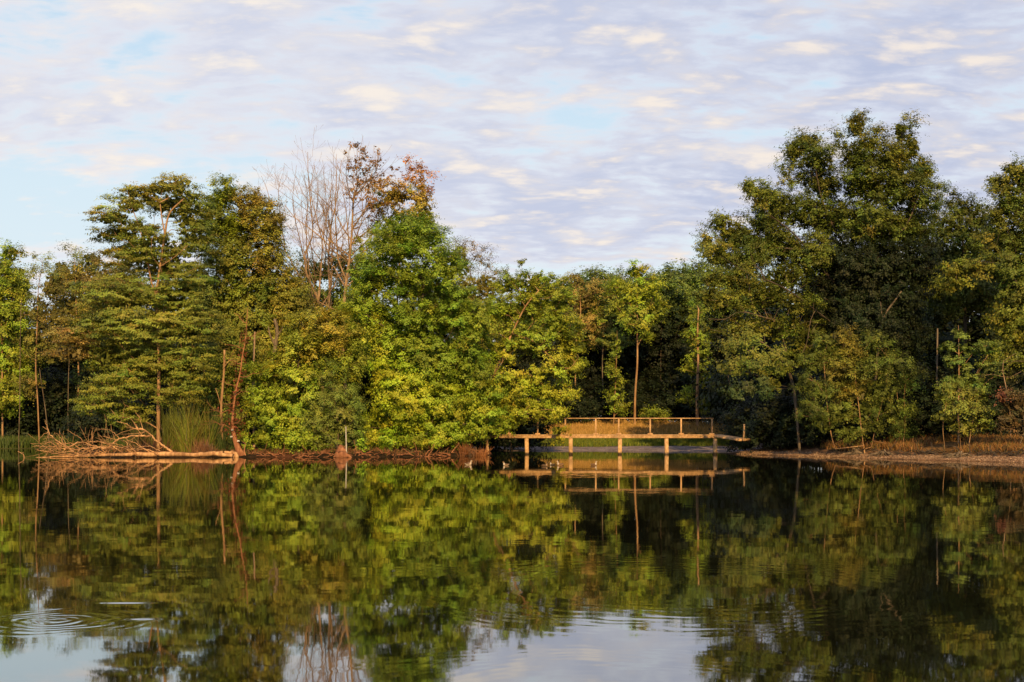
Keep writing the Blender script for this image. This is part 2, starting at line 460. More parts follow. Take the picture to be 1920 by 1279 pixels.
# ------------------------------------------------------------------ leaves and trees
def leaf_arrays(C, col, n, sig, flat, size, up, R, crown_c, width=0.62, droop=0.0, aspect=None):
    """n leaves around every cluster centre C (K,3); col (K,3) cluster colours"""
    K = len(C)
    rep = np.repeat(np.arange(K), n)
    # leaves sit along short sprigs that radiate from the cluster centre
    M = 11
    sd_ = R.normal(size=(K, M, 3)) + np.array([0, 0, 0.35]) + (C - crown_c)[:, None, :] / (np.linalg.norm(C - crown_c, axis=1)[:, None, None] + 1e-6) * 0.55
    sd_ /= np.linalg.norm(sd_, axis=2)[:, :, None]
    sl = R.uniform(0.55, 1.25, size=(K, M, 1))
    w_ = R.integers(0, M, size=K * n)
    tt_ = R.uniform(0, 1, size=(K * n, 1)) ** 0.7
    off = (sd_ * sl)[rep, w_] * tt_ * 1.75 + R.normal(size=(K * n, 3)) * 0.20
    sg = (sig * R.uniform(0.7, 1.3, size=K))[rep][:, None]
    off = off * sg * np.array([1, 1, flat])
    if aspect is not None: off = off * np.array(aspect)
    if droop: off[:, 2] -= droop * (off[:, 0] ** 2 + off[:, 1] ** 2) / sig
    p = C[rep] + off
    outw = off / (np.linalg.norm(off, axis=1)[:, None] + 1e-6)
    cw = p - crown_c[None, :]; cw /= np.linalg.norm(cw, axis=1)[:, None] + 1e-6
    nrm = outw * 0.65 + cw * 0.70 + np.array([0, 0, up * 0.8])[None, :] + R.normal(size=p.shape) * 0.34
    nrm /= np.linalg.norm(nrm, axis=1)[:, None]
    tg = np.cross(nrm, R.normal(size=p.shape)); tg /= np.linalg.norm(tg, axis=1)[:, None]
    bt = np.cross(nrm, tg)
    s = (size * R.uniform(0.6, 1.35, size=len(p)))[:, None]
    a = p - tg * s * 0.5; c_ = p + tg * s * 0.5
    m = p - nrm * s * 0.12 + tg * s * 0.08
    b = m + bt * s * width * 0.5; d = m - bt * s * width * 0.5
    V = np.stack([a, b, c_, d], 1).reshape(-1, 3)
    fcol = col[rep] * R.uniform(0.82, 1.18, size=(len(p), 1)) * (1 + R.normal(size=(len(p), 3)) * np.array([0.07, 0.04, 0.08]))
    return V, np.clip(fcol, 0.003, 0.9)

def quads(nv): return np.arange(nv, dtype=np.int32).reshape(-1, 4)

def lobe_points(lobes, D, spacing, R, depth=1.0, shell=0.33, spread=0.5):
    C, pal = [], []
    hw = max(l[2] for l in lobes) / F * D
    for l in lobes:
        px, py, rx, ry = l[:4]; pi = l[4] if len(l) > 4 else 0; dn = l[5] if len(l) > 5 else 1.0
        dd = l[6] if len(l) > 6 else R.uniform(-spread, spread) * hw
        c = P(px, py, D) + np.array([0, dd, 0])
        r = np.array([rx / F * D, depth * 0.5 * (rx + ry) / F * D + 0.25, ry / F * D])
        vol = 4.19 * r[0] * r[1] * r[2]
        n = int(max(3, dn * vol / (spacing ** 3) * 2.4))
        q = R.normal(size=(n, 3)); q /= np.linalg.norm(q, axis=1)[:, None]
        q = q * (R.uniform(0, 1, size=n) ** shell)[:, None] * r
        C.append(c + q); pal += [(pi, dn)] * n
    C = np.concatenate(C); pal = np.array(pal)
    o = R.permutation(len(C)); C, pal = C[o], pal[o]
    keep = np.zeros(len(C), bool); acc = np.empty((len(C), 3)); k = 0
    for i, q in enumerate(C):
        sp = spacing / max(0.3, pal[i, 1]) ** 0.33
        if k == 0 or ((acc[:k] - q) ** 2).sum(1).min() > sp * sp:
            acc[k] = q; k += 1; keep[i] = True
    return C[keep], pal[keep, 0].astype(int)

def core_leaves(lobes, D, pal, R, k):
    """larger leaves inside the full lobes, inner shade painted into their colour"""
    Vs, Fs = [], []
    for l in lobes:
        dn = l[5] if len(l) > 5 else 1.0
        if dn < 0.95 or k <= 0: continue
        pi = l[4] if len(l) > 4 else 0
        r = np.array([l[2], 0.5 * (l[2] + l[3]), l[3]]) / F * D
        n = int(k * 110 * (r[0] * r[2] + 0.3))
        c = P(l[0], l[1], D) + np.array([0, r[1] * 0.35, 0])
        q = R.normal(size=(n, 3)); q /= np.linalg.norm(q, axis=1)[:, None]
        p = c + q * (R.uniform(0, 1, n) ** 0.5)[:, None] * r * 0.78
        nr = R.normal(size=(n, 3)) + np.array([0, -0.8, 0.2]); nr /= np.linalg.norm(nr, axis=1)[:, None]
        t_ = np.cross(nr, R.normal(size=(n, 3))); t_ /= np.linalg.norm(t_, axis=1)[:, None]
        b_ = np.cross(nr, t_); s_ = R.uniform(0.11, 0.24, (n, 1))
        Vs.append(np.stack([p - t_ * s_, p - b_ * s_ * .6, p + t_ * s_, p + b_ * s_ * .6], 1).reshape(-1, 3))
        Fs.append(np.array(pal[min(pi, len(pal) - 1)])[None] * R.uniform(0.22, 0.62, (n, 1)))  # leaf colour dimmed to paint the shade of the crown's recesses
    if not Vs: return None, None
    return np.concatenate(Vs), np.concatenate(Fs)

def skeleton(trunks, C, R, bf=0.35, seg=0.45, wob=0.05, tip=0.012, rmax=0.35, gam=2.3):
    """grow branches from trunk polylines to all cluster centres; returns edges with radii"""
    pos, par, pl = [], [], []
    for tk in trunks:
        pts = catmull(tk, 6)
        pr_ = -1
        acc = 0.0
        if pos:   # join to nearest node of the existing trunks
            dd = np.linalg.norm(np.array(pos) - pts[0], axis=1); pr_ = int(dd.argmin()); acc = pl[pr_]
            if dd[pr_] > 3.0: pr_ = -1
        for j, q in enumerate(pts):
            if j > 0: acc += np.linalg.norm(q - pts[j - 1])
            pos.append(q); par.append(pr_); pl.append(acc * 0.6); pr_ = len(pos) - 1
    nb = len(pos)
    if len(C):
        N = nb + len(C) * 14
        Pn = np.empty((N, 3)); Pn[:nb] = pos; L = np.empty(N); L[:nb] = pl; par = list(par); k = nb
        tn = np.array(pos)
        order = np.argsort([np.linalg.norm(tn - q, axis=1).min() for q in C])
        for ci in order:
            q = C[ci]
            v = q - Pn[:k]; dd = np.linalg.norm(v, axis=1)
            down = np.maximum(0, -v[:, 2]) * 0.8
            j = int((dd + bf * L[:k] + down).argmin())
            m = max(1, min(12, int(dd[j] / seg)))
            a = Pn[j].copy(); prev = j
            sagv = R.normal(size=3) * dd[j] * 0.07
            for s in range(1, m + 1):
                f = s / m
                w = a + (q - a) * f + sagv * math.sin(math.pi * f) + np.array([0, 0, 0.10 * dd[j] * math.sin(math.pi * f)])
                if s < m: w = w + R.normal(size=3) * wob * min(1, dd[j])
                Pn[k] = w; L[k] = L[prev] + np.linalg.norm(w - Pn[prev]); par.append(prev); prev = k; k += 1
                if k >= N - 1: break
            if k >= N - 14: break
        Pn = Pn[:k]
    else:
        Pn = np.array(pos)
    par = np.array(par); k = len(Pn)
    rg = np.zeros(k)
    for n_ in range(k - 1, -1, -1):
        rg[n_] = max(rg[n_], tip ** gam)
        if par[n_] >= 0: rg[par[n_]] += rg[n_]
    r = np.minimum(rg ** (1 / gam), rmax)
    return Pn, par, r

def skeleton_mesh(Pn, par, r, rmin=0.0):
    mb = MB()
    k = len(Pn)
    child = [[] for _ in range(k)]
    for n_, p_ in enumerate(par):
        if p_ >= 0: child[p_].append(n_)
    starts = [n_ for n_ in range(k) if par[n_] < 0]
    stack = [(n_, -1) for n_ in starts]
    while stack:
        n_, frm = stack.pop()
        path, rad = ([Pn[frm]], [r[n_] * 1.05]) if frm >= 0 else ([], [])
        cur = n_
        while True:
            path.append(Pn[cur]); rad.append(r[cur])
            ch = child[cur]
            if not ch: break
            big = max(ch, key=lambda z: r[z])
            for z in ch:
                if z != big: stack.append((z, cur))
            cur = big
        if len(path) > 1 and max(rad) > rmin:
            mr = max(rad)
            mb.tube(path, rad, 8 if mr > 0.12 else (5 if mr > 0.04 else 3), cap=mr > 0.05)
    return mb

def tree(name, label, cat, base, lobes, pal, trunk=None, D=None, group=None, bark=BARK, n=70, sig=0.36, flat=0.75, size=0.17, up=0.5, spacing=0.62,
         depth=1.0, shell=0.33, spread=0.5, rmax=0.25, seed=1, tip=0.012, bf=0.35, droop=0.0, width=0.62, tint=0.15, crown='crown', rmin=0.0, aspect=None, leafless=0.0, core=1.0, tmin=0.0, back=0.0, grow=1.0):
    lobes = [(q[0], q[1], q[2] * grow, q[3] * grow) + tuple(q[4:]) for q in lobes]
    n = int(n * 3.0); size = size * 0.74; spacing = spacing * 0.97; sig = sig * 1.12; pal = [(q[0] * PB * 1.02, q[1] * PB * 1.0, q[2] * PB * 1.0) for q in pal]
    R = np.random.default_rng(seed)
    bx, D = base
    x0 = X(bx, D); z0 = gz(x0, D)
    org = np.array([x0, D, z0])
    root = empty(name, org); tag(root, label, cat, group)
    C, pi = lobe_points(lobes, D + back, spacing, R, depth, shell, spread)
    cc = C.mean(0)
    C[:, 2] = np.maximum(C[:, 2], z0 + 0.25)
    if trunk is None:
        top = np.array([cc[0] + R.normal() * 0.2, cc[1], z0 + (C[:, 2].max() - z0) * 0.8])
        mid = org * 0.5 + top * 0.5 + R.normal(size=3) * 0.25
        trunk = [[org - [0, 0, 0.15], mid, top]]
    else:
        tr = []
        for q in trunk:
            pts = [P(a[0], a[1], D + (a[2] if len(a) > 2 else 0)) for a in q]
            tr.append(np.array(pts))
        tr[0][0] = [tr[0][0][0], D, z0 - 0.15]
        trunk = tr
    Pn, par, r = skeleton(trunk, C, R, bf=bf, tip=tip, rmax=rmax)
    if tmin:
        k0 = (len(trunk[0]) - 1) * 6 + 1
        r[:k0] = np.maximum(r[:k0], np.linspace(tmin, tmin * 0.35, k0))
    skeleton_mesh(Pn, par, r, rmin).build('trunk', bark, root, org)
    pal = np.array(pal, float)
    col = pal[np.minimum(pi, len(pal) - 1)] * (1 + R.normal(size=(len(C), 1)) * tint) * (1 + R.normal(size=(len(C), 3)) * np.array([0.10, 0.04, 0.06]))
    col = np.clip(col, 0.004, 0.8)
    if leafless: 
        kp = R.uniform(size=len(C)) > leafless; C, col = C[kp], col[kp]
    V, fc = leaf_arrays(C, col, n, sig, flat, size, up, R, cc - np.array([0, 0, 1.0]), width, droop, aspect)
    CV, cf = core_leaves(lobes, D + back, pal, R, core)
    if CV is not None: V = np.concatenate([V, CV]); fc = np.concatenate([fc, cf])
    V[:, 2] = np.maximum(V[:, 2], 0.03)
    mesh_obj(crown, V - org, quads(len(V)), None, LEAF, root, colors=fc)
    return root

def copy_thing(root, name, loc, rz=0.0, sc=1.0, label=None, group=None):
    c = root.copy(); COL.objects.link(c); c.name = name
    c.location = [float(v) for v in loc]; c.rotation_euler = (0, 0, rz); c.scale = (sc, sc, sc)
    if label: c['label'] = label
    if group: c['group'] = group
    for ch in root.children:
        k = ch.copy(); COL.objects.link(k); k.parent = c
    return c
PB = 2.8
# palettes; OAKLIT has sunlight and DARK has shade painted into the leaf colour
GREEN = (0.112, 0.142, 0.015); BRIGHT = (0.140, 0.175, 0.014); OLIVE = (0.112, 0.105, 0.018)
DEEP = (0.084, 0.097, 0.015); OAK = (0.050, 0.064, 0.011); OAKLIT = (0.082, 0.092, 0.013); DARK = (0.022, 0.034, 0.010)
RUST = (0.25, 0.130, 0.030); FERN = (0.075, 0.096, 0.017)

# ================================================================== ISLAND
# layered tree on the left part of the island
tree('layered_tree', 'tall island tree with tiered flat dark green sprays and an orange lit forked trunk', 'tree', (297, 78.2),
     [(212, 408, 40, 14, 1), (240, 385, 34, 14, 1), (262, 362, 40, 16, 1), (300, 352, 26, 16, 1), (335, 350, 28, 22, 1), (345, 385, 38, 40, 0), (300, 380, 34, 18, 1), (215, 440, 44, 12, 0), (250, 425, 44, 14, 0), (360, 440, 34, 40, 0), (275, 450, 50, 20, 0), (235, 470, 50, 16, 2), (325, 470, 40, 22, 0), (265, 480, 40, 18, 0),
      (310, 500, 55, 30), (245, 500, 45, 22, 2, .7), (355, 530, 45, 40), (225, 555, 70, 30), (305, 560, 60, 30), (190, 610, 60, 26), (270, 615, 90, 35), (360, 610, 50, 40),
      (140, 630, 42, 20, 3), (135, 660, 40, 18, 3), (205, 670, 60, 28), (290, 680, 90, 34), (365, 680, 40, 40), (230, 725, 60, 28), (190, 760, 32, 24), (245, 775, 40, 26), (330, 735, 50, 25)],
     [(0.090, 0.105, 0.016), (0.135, 0.140, 0.024), (0.12, 0.115, 0.02), (0.14, 0.11, 0.03)],
     trunk=[[(297, 845), (297, 760), (298, 690), (296, 610), (293, 560), (300, 500), (309, 440), (318, 400), (345, 372)],
            [(293, 560), (282, 520), (273, 470), (262, 430), (250, 395)], [(309, 440), (303, 405), (300, 380)],
            [(300, 500, -.6), (330, 480, -.9), (352, 460, -1)]],
     n=85, sig=0.42, flat=0.30, size=0.13, up=0.45, spacing=0.56, grow=1.06, rmax=0.16, seed=11, bark=BARK_PALE, tip=0.010, droop=0.05, tmin=0.12, back=0.5)
tree('alder_tree', 'green tree with browning upper leaves just left of the leafless tree', 'tree', (455, 85.0),
     [(425, 362, 22, 24, 1), (402, 385, 22, 24, 1), (398, 420, 20, 30, 0), (470, 385, 34, 30, 2), (505, 420, 28, 34, 2), (440, 430, 45, 38, 1), (500, 480, 34, 45, 2), (430, 490, 50, 40, 0), (480, 540, 55, 45, 0),
      (420, 560, 45, 40, 0), (530, 560, 40, 50, 3), (450, 620, 60, 45, 0), (520, 640, 50, 50, 3), (560, 600, 40, 45, 3), (400, 640, 40, 50, 0), (420, 700, 50, 50, 0), (470, 720, 50, 40, 0)],
     [DEEP, GREEN, (0.115, 0.105, 0.018), (0.11, 0.108, 0.017)], n=95, sig=0.40, size=0.16, spacing=0.56, grow=1.1, rmax=0.2, seed=12, bark=BARK)
tree('broadleaf_tree', 'tallest bright green tree on the island with a pointed rounded crown above the water', 'tree', (770, 80.5),
     [(760, 430, 38, 30, 0), (740, 465, 50, 40, 0), (800, 455, 40, 34, 0), (700, 520, 45, 40, 0), (765, 525, 60, 45, 0), (830, 505, 40, 45, 0), (690, 580, 50, 40, 1), (760, 600, 60, 45, 0), (840, 575, 55, 50, 0), (885, 610, 40, 45, 0),
      (720, 650, 50, 40, 1), (800, 670, 65, 45, 0), (875, 680, 50, 45, 0), (740, 710, 50, 38, 2), (820, 720, 50, 35, 2), (770, 760, 60, 38, 2), (720, 800, 45, 32, 2), (850, 770, 55, 40, 1), (790, 805, 50, 26, 2),
      (905, 730, 40, 50, 0), (860, 810, 50, 22, 1), (915, 795, 35, 30, 1), (700, 830, 30, 12, 2, 1, -2.4), (750, 828, 30, 13, 2, 1, -2), (810, 828, 34, 12, 1, 1, -2), (860, 826, 30, 10, 1, 1, -1)],
     [(0.095, 0.135, 0.014), (0.120, 0.158, 0.014), (0.145, 0.180, 0.014)], n=130, sig=0.38, size=0.155, spacing=0.66, rmax=0.28, seed=13, depth=1.1)
tree('rust_topped_tree', 'tree behind the broad green one with rust brown leaves on its upper branches', 'tree', (745, 87.0),
     [(775, 315, 26, 26, 0, .9), (795, 345, 20, 34, 0, .9), (760, 345, 24, 16, 0, .8), (745, 365, 40, 18, 1), (790, 385, 24, 36, 1), (720, 385, 26, 18, 1, .8), (740, 410, 40, 25, 2, .8), (795, 420, 22, 34, 2), (700, 440, 30, 22, 2, .6), (760, 450, 50, 30, 2), (700, 480, 35, 30, 2, .7)],
     [RUST, (0.165, 0.125, 0.022), GREEN], n=60, sig=0.34, size=0.17, spacing=0.62, rmax=0.15, seed=14, tip=0.013, bark=BARK_GREY)
tree('olive_tree', 'sparse olive leaved tree showing above the island between the green crowns', 'tree', (885, 97.0),
     [(880, 470, 34, 26, 0, .8), (905, 500, 30, 30, 0, .8), (860, 490, 26, 40, 1), (915, 540, 30, 34, 1), (875, 550, 40, 40, 1), (900, 610, 40, 40, 1), (880, 680, 40, 50, 1)],
     [(0.10, 0.085, 0.03), OLIVE], n=55, sig=0.42, size=0.13, spacing=0.66, rmax=0.15, seed=15)
tree('leaning_oak', 'light green tree leaning right from the island over the end of the footbridge', 'tree', (915, 81.0),
     [(1005, 535, 45, 26, 0), (955, 535, 28, 22, 0), (980, 494, 5, 9, 0, .5), (1045, 555, 30, 34, 0), (985, 575, 45, 30, 0), (935, 590, 40, 40, 0), (1050, 610, 36, 34, 0), (1070, 645, 26, 34, 1), (1000, 640, 45, 26, 0), (945, 660, 34, 34, 1),
      (1040, 690, 38, 24, 1), (990, 720, 45, 24, 1), (1075, 690, 18, 22, 1), (950, 730, 40, 34, 1), (1040, 740, 40, 22, 1), (990, 765, 42, 22, 1), (1040, 775, 24, 16, 1), (950, 785, 30, 20, 1), (1044, 808, 14, 8, 1), (1050, 822, 10, 6, 1, .8), (930, 770, 30, 34, 1)],
     [(0.112, 0.142, 0.015), (0.140, 0.158, 0.015)], trunk=[[(915, 845), (912, 780), (925, 705), (945, 660), (960, 625), (985, 575), (1010, 545)], [(925, 705, -.8), (950, 668, -1.2), (968, 655, -1.5)], [(1000, 640), (1060, 690, .3), (1085, 670, .4)]],
     n=100, sig=0.33, size=0.145, spacing=0.58, rmax=0.17, seed=16, bark=BARK_PALE, tip=0.011, tmin=0.10, back=0.9)
tree('maple_bush', 'large bright green bush hanging over the waterline right of the red creeper trunk', 'bush', (520, 77.6),
     [(480, 700, 26, 22, 0), (520, 690, 36, 30, 1), (570, 650, 40, 34, 1), (610, 640, 40, 34, 2), (560, 720, 45, 34, 1), (500, 750, 36, 30, 0), (480, 780, 26, 24, 0), (540, 780, 45, 28, 0), (500, 815, 38, 18, 0), (560, 815, 40, 20, 0), (478, 826, 22, 12, 0), (530, 832, 30, 11, 0), (585, 838, 30, 9, 0), (650, 640, 34, 30, 1), (620, 600, 36, 24, 2), (580, 610, 30, 24, 2), (640, 690, 40, 30, 1), (590, 690, 34, 30, 1)],
     [(0.115, 0.155, 0.014), (0.122, 0.142, 0.015), (0.140, 0.130, 0.016)], n=110, sig=0.34, size=0.150, spacing=0.58, rmax=0.1, seed=17)
tree('willow_bush', 'rounded fine leaved bush of duller green beside the white stick', 'bush', (632, 77.0),
     [(620, 730, 34, 34), (650, 760, 36, 40), (600, 780, 36, 36), (640, 800, 44, 30), (600, 820, 36, 16), (665, 815, 22, 22), (625, 700, 20, 20)],
     [(0.095, 0.120, 0.022), OLIVE], n=95, sig=0.30, size=0.11, spacing=0.52, rmax=0.06, seed=18, droop=0.15, width=0.4)
tree('background_shrub', 'dark leafy shrub in the shade between the creeper trunk and the tiered tree', 'shrub', (400, 83.0),
     [(400, 740, 50, 45), (370, 770, 40, 35), (430, 790, 40, 35), (470, 690, 40, 50)], [DEEP, DARK], n=70, sig=0.42, size=0.17, spacing=0.7, rmax=0.05, seed=19)
tree('rear_tree', 'green tree filling the middle of the island below the leafless branches', 'tree', (610, 93.0),
     [(590, 510, 40, 26), (640, 500, 40, 30), (680, 520, 40, 40), (570, 560, 50, 40), (640, 570, 60, 45), (600, 630, 60, 50), (540, 610, 50, 50), (680, 610, 50, 50), (600, 710, 80, 60), (700, 700, 60, 60)],
     [FERN, DEEP], n=70, sig=0.5, size=0.2, spacing=0.85, rmax=0.2, seed=20)

# leafless multi-stemmed tree -------------------------------------------------
def grow_shoots(mb, path, r0, r1, level, R, upw=0.55, dens=1.0, spread=0.55, tips=None):
    path = np.asarray(path); m = len(path)
    mb.tube(path, np.linspace(r0, r1, m), 6 if r0 > 0.05 else (4 if r0 > 0.02 else 3), cap=False)
    if tips is not None: tips.append(path[-1])
    if level <= 0: return
    L = np.linalg.norm(np.diff(path, axis=0), axis=1).sum()
    n = int(max(2, dens * (L * (1.3 if level > 1 else 2.9)) + R.uniform(0, 1)))
    for q in range(n):
        f = R.uniform(0.22 if level > 1 else 0.15, 0.97)
        k = min(m - 2, int(f * (m - 1)))
        a = path[k]; tdir = path[k + 1] - path[k]; tdir /= np.linalg.norm(tdir) + 1e-9
        side = R.normal(size=3); side -= tdir * side.dot(tdir); side /= np.linalg.norm(side)
        ln = (L * (1 - f * 0.72) * R.uniform(0.35, 0.62)) if level > 1 else R.uniform(0.35, 1.0) * min(1.6, 0.5 * L + 0.4)
        v = tdir * (1 - spread) + side * spread; v /= np.linalg.norm(v)
        pts = [a]; ns = 5 if level > 1 else 4
        for s in range(ns):
            v = v + np.array([0, 0, upw * 0.35]) + R.normal(size=3) * (0.20 if level > 1 else 0.13); v /= np.linalg.norm(v)
            pts.append(pts[-1] + v * ln / ns)
        rr = (r0 * (1 - f) + r1 * f) * R.uniform(0.42, 0.62)
        grow_shoots(mb, pts, rr, max(0.006, rr * 0.3), level - 1, R, upw, dens, spread, tips)

R = np.random.default_rng(31)
D0 = 90.0
org = np.array([X(612, D0), D0, gz(X(612, D0), D0)])
root = empty('leafless_tree', org)
tag(root, 'bare leafless tree with many upright pale branches fanned against the sky', 'tree')
mb = MB()
stems = [[(610, 830, 0), (605, 720, 0), (608, 640, 0), (597, 565, 0), (577, 520, -.6), (572, 478, -1), (586, 440, -1), (583, 390, -1.2), (578, 330, -1.2), (577, 285, -1)],
         [(597, 565, 0), (602, 500, .4), (604, 455, .8), (594, 410, 1), (583, 360, 1.2), (590, 310, 1.4)],
         [(608, 640, 0), (618, 560, 0), (616, 490, .3), (620, 430, .5), (632, 370, .5), (640, 300, .4)],
         [(577, 520, -.6), (566, 465, -1), (553, 410, -1.4), (549, 370, -1.6), (556, 310, -1.6)],
         [(597, 565, 0), (570, 530, 1.2), (535, 470, 1.5), (512, 410, 1.6), (502, 360, 1.8), (490, 330, 2)],
         [(616, 490, .3), (630, 455, -.5), (650, 430, -1), (656, 380, -1), (650, 330, -1)],
         [(604, 455, .8), (612, 410, 1.6), (610, 360, 1.8), (605, 300, 2)],
         [(535, 470, 1.5), (528, 420, 1), (522, 360, .8), (530, 325, .8)],
         [(618, 560, 0), (622, 500, -.8), (606, 440, -1.2), (618, 380, -1.2), (622, 320, -1)]]
rads = [(0.15, 0.02), (0.09, 0.015), (0.13, 0.018), (0.055, 0.012), (0.075, 0.012), (0.06, 0.012), (0.045, 0.012), (0.04, 0.012), (0.07, 0.014)]
for s, (r0, r1) in zip(stems, rads):
    pts = np.array([P(a, b, D0 + c_) for a, b, c_ in s])
    if s is stems[0]: pts[0] = org - [0, 0, 0.1]
    grow_shoots(mb, catmull(pts, 5), r0 * 0.7, r1 * 0.7, 3 if r0 > 0.05 else 2, R, dens=0.8)
mb.build('trunk', BARK_GREY, root, org)

D0 = 88.0; R = np.random.default_rng(32)
org = np.array([X(655, D0), D0, gz(X(655, D0), D0)])
root = empty('half_bare_tree', org)
tag(root, 'half bare tree with a few rusty leaf tufts beside the leafless tree', 'tree')
mb = MB(); tips = []
stems = [[(650, 840, 0), (645, 700, 0), (643, 620, 0), (648, 540, 0), (656, 480, .2), (660, 430, .3), (663, 370, .2), (668, 355, .2), (671, 338, 0)],
         [(656, 480, .2), (652, 430, -.6), (648, 390, -1), (641, 350, -1.2)], [(660, 430, .3), (680, 400, -.5), (700, 365, -.8), (710, 338, -1)],
         [(656, 480, .2), (690, 450, .8), (720, 410, 1), (735, 370, 1.2)], [(663, 370, .2), (682, 350, .5), (690, 325, .6)], [(648, 540, 0), (690, 500, .4), (720, 480, .5)]]
rads = [(0.17, 0.025), (0.06, 0.012), (0.065, 0.012), (0.06, 0.012), (0.05, 0.012), (0.055, 0.012)]
for s, (r0, r1) in zip(stems, rads):
    pts = np.array([P(a, b, D0 + c_) for a, b, c_ in s])
    if s is stems[0]: pts[0] = org - [0, 0, 0.1]
    grow_shoots(mb, catmull(pts, 5), r0 * .85, r1, 2, R, upw=0.45, dens=1.3, spread=0.62, tips=tips)
mb.build('trunk', BARK_GREY, root, org)
tips = np.array(tips)
tx = tips[:, 0] / tips[:, 1] * F + 960; ty = YH - (tips[:, 2] - H) / tips[:, 1] * F
sel = ((ty < 320) & (tx > 648) & (tx < 712)) | ((ty < 375) & (ty > 325) & (tx > 652)) | ((ty > 300) & (tx > 690) & (ty < 420))
C = tips[sel]; C = C[R.permutation(len(C))[:130]]
V, fc = leaf_arrays(C, np.tile(np.array([(0.26, 0.14, 0.045)]), (len(C), 1)) * R.uniform(0.7, 1.3, (len(C), 1)), 20, 0.20, 0.8, 0.15, 0.4, R, C.mean(0))
mesh_obj('crown', V - org, quads(len(V)), None, LEAF, root, colors=fc)

# dead trunk wrapped in red creeper --------------------------------------------
D0 = 76.3; R = np.random.default_rng(33)
bz = gz(X(452, D0), D0); org = np.array([X(452, D0), D0, max(bz, 0.0)])
root = empty('creeper_trunk', org)
tag(root, 'dead leaning trunk at the waterline wrapped in red creeper leaves', 'tree')
mb = MB()
ps = np.array([P(454, 857, D0), P(446, 840, D0), P(438, 812, D0), P(436, 790, D0), P(441, 740, D0), P(450, 700, D0), P(455, 665, D0), P(461, 630, D0), P(464, 580, D0)])
cp = catmull(ps, 6)
mb.tube(cp, np.interp(np.linspace(0, 1, len(cp)), [0, 0.1, 0.3, 0.45, 1], [0.26, 0.18, 0.09, 0.055, 0.015]), 9)
for f, v, L in ((0.3, (-1, -.3, .35), 1.2), (0.42, (-1, .2, .1), 1.4), (0.5, (1, -.2, .15), 0.8), (0.55, (-1, -.2, .25), 0.9), (0.62, (1, .1, .1), 1.1), (0.7, (-1, .3, .2), 0.8), (0.8, (-1, 0, .1), 1.0), (0.86, (1, .3, .5), 0.8), (0.95, (-1, .1, .7), 0.8), (0.36, (1, -.4, .4), 0.7), (0.47, (-1, -.5, -.1), 0.7)):
    a = cp[int(f * (len(cp) - 1))]; v = np.array(v) / np.linalg.norm(v)
    q = [a + v * L * s + R.normal(size=3) * 0.05 + np.array([0, 0, 0.12 * s * s]) for s in np.linspace(0, 1, 6)]
    q[0] = a
    grow_shoots(mb, q, 0.025, 0.008, 1, R, upw=0.2, dens=1.6)
mb.build('trunk', BARK_RED, root, org)
C = cp[(np.linspace(0, 1, len(cp)) > 0.25) & (np.linspace(0, 1, len(cp)) < 0.9)]
C = np.repeat(C, 3, 0) + R.normal(size=(len(C) * 3, 3)) * 0.12
C = np.vstack([C, C[: len(C) // 3] + R.normal(size=(len(C) // 3, 3)) * np.array([0.3, 0.2, 0.2])])
V, fc = leaf_arrays(C, np.tile(np.array([(0.23, 0.065, 0.028)]), (len(C), 1)) * R.uniform(0.6, 1.3, (len(C), 1)), 9, 0.10, 1.0, 0.11, 0.2, R, C.mean(0))
mesh_obj('creeper', V - org, quads(len(V)), None, LEAF, root, colors=fc)
# bracket fungi on the trunk
for px, py in ((436, 806), (434, 819), (447, 827)):
    mb = MB(); c0 = P(px, py, D0 - 0.18); mb.tube([c0 - [0.07, 0, 0.02], c0 - [0.03, 0.03, 0.0], c0 + [0.03, 0.03, 0], c0 + [0.07, 0, -0.02]], [0.015, 0.05, 0.05, 0.015], 7)
    mb.build('bracket_fungus', WHITE_BARK, root, org)

def snag(name, label, D, pts, rad, bark, forks=(), seed=1, cat='dead tree', parent_z=None):
    R = np.random.default_rng(seed)
    p0 = P(pts[0][0], pts[0][1], D); z0 = gz(p0[0], D)
    q = [P(a, b, D) for a, b in pts]
    if q[0][2] > z0: q.insert(0, np.array([q[0][0] + 0.05, D, z0 - 0.1]))
    org = np.array([q[0][0], D, max(z0, -0.05)])
    root = empty(name, org); tag(root, label, cat)
    cp = catmull(q, 6); mb = MB()
    rr = np.linspace(rad[0], rad[1], len(cp)) * (1 + 0.08 * R.normal(size=len(cp)))
    mb.tube(cp + R.normal(size=cp.shape) * rad[1] * 0.15, rr, 8)
    for fp, r in forks:
        f = [P(a, b, D - 0.1) for a, b in fp]
        mb.tube(catmull(f, 5), np.linspace(r, r * 0.4, len(catmull(f, 5))), 6)
    mb.build('trunk', bark, root, org)
    return root
snag('pale_snag', 'pale barkless dead stem standing just left of the red creeper trunk', 78.5, [(415, 790), (416, 740), (420, 700), (421, 656)], (0.075, 0.06), BARK_PALE, [([(417, 770), (409, 742), (404, 728)], .03), ([(419, 690), (430, 676), (440, 672)], .025)], 41)
snag('brown_snag', 'short forked brown dead trunk among leaves above the green bush', 79.6, [(515, 690), (516, 650), (520, 625), (516, 598)], (0.14, 0.09), BARK, [([(517, 648), (507, 630), (503, 612)], .08), ([(520, 630), (527, 620), (530, 612)], .06)], 42)
snag('thin_snag', 'thin grey dead pole behind the red creeper trunk', 80.0, [(475, 720), (476, 670), (478, 622)], (0.07, 0.05), BARK_GREY, [], 43)
snag('white_stick', 'thin white stick standing upright at the waterline under the fine leaved bush', 75.3, [(650, 860), (649, 830), (648.5, 800)], (0.035, 0.022), WHITE_BARK, [], 44, 'stick')
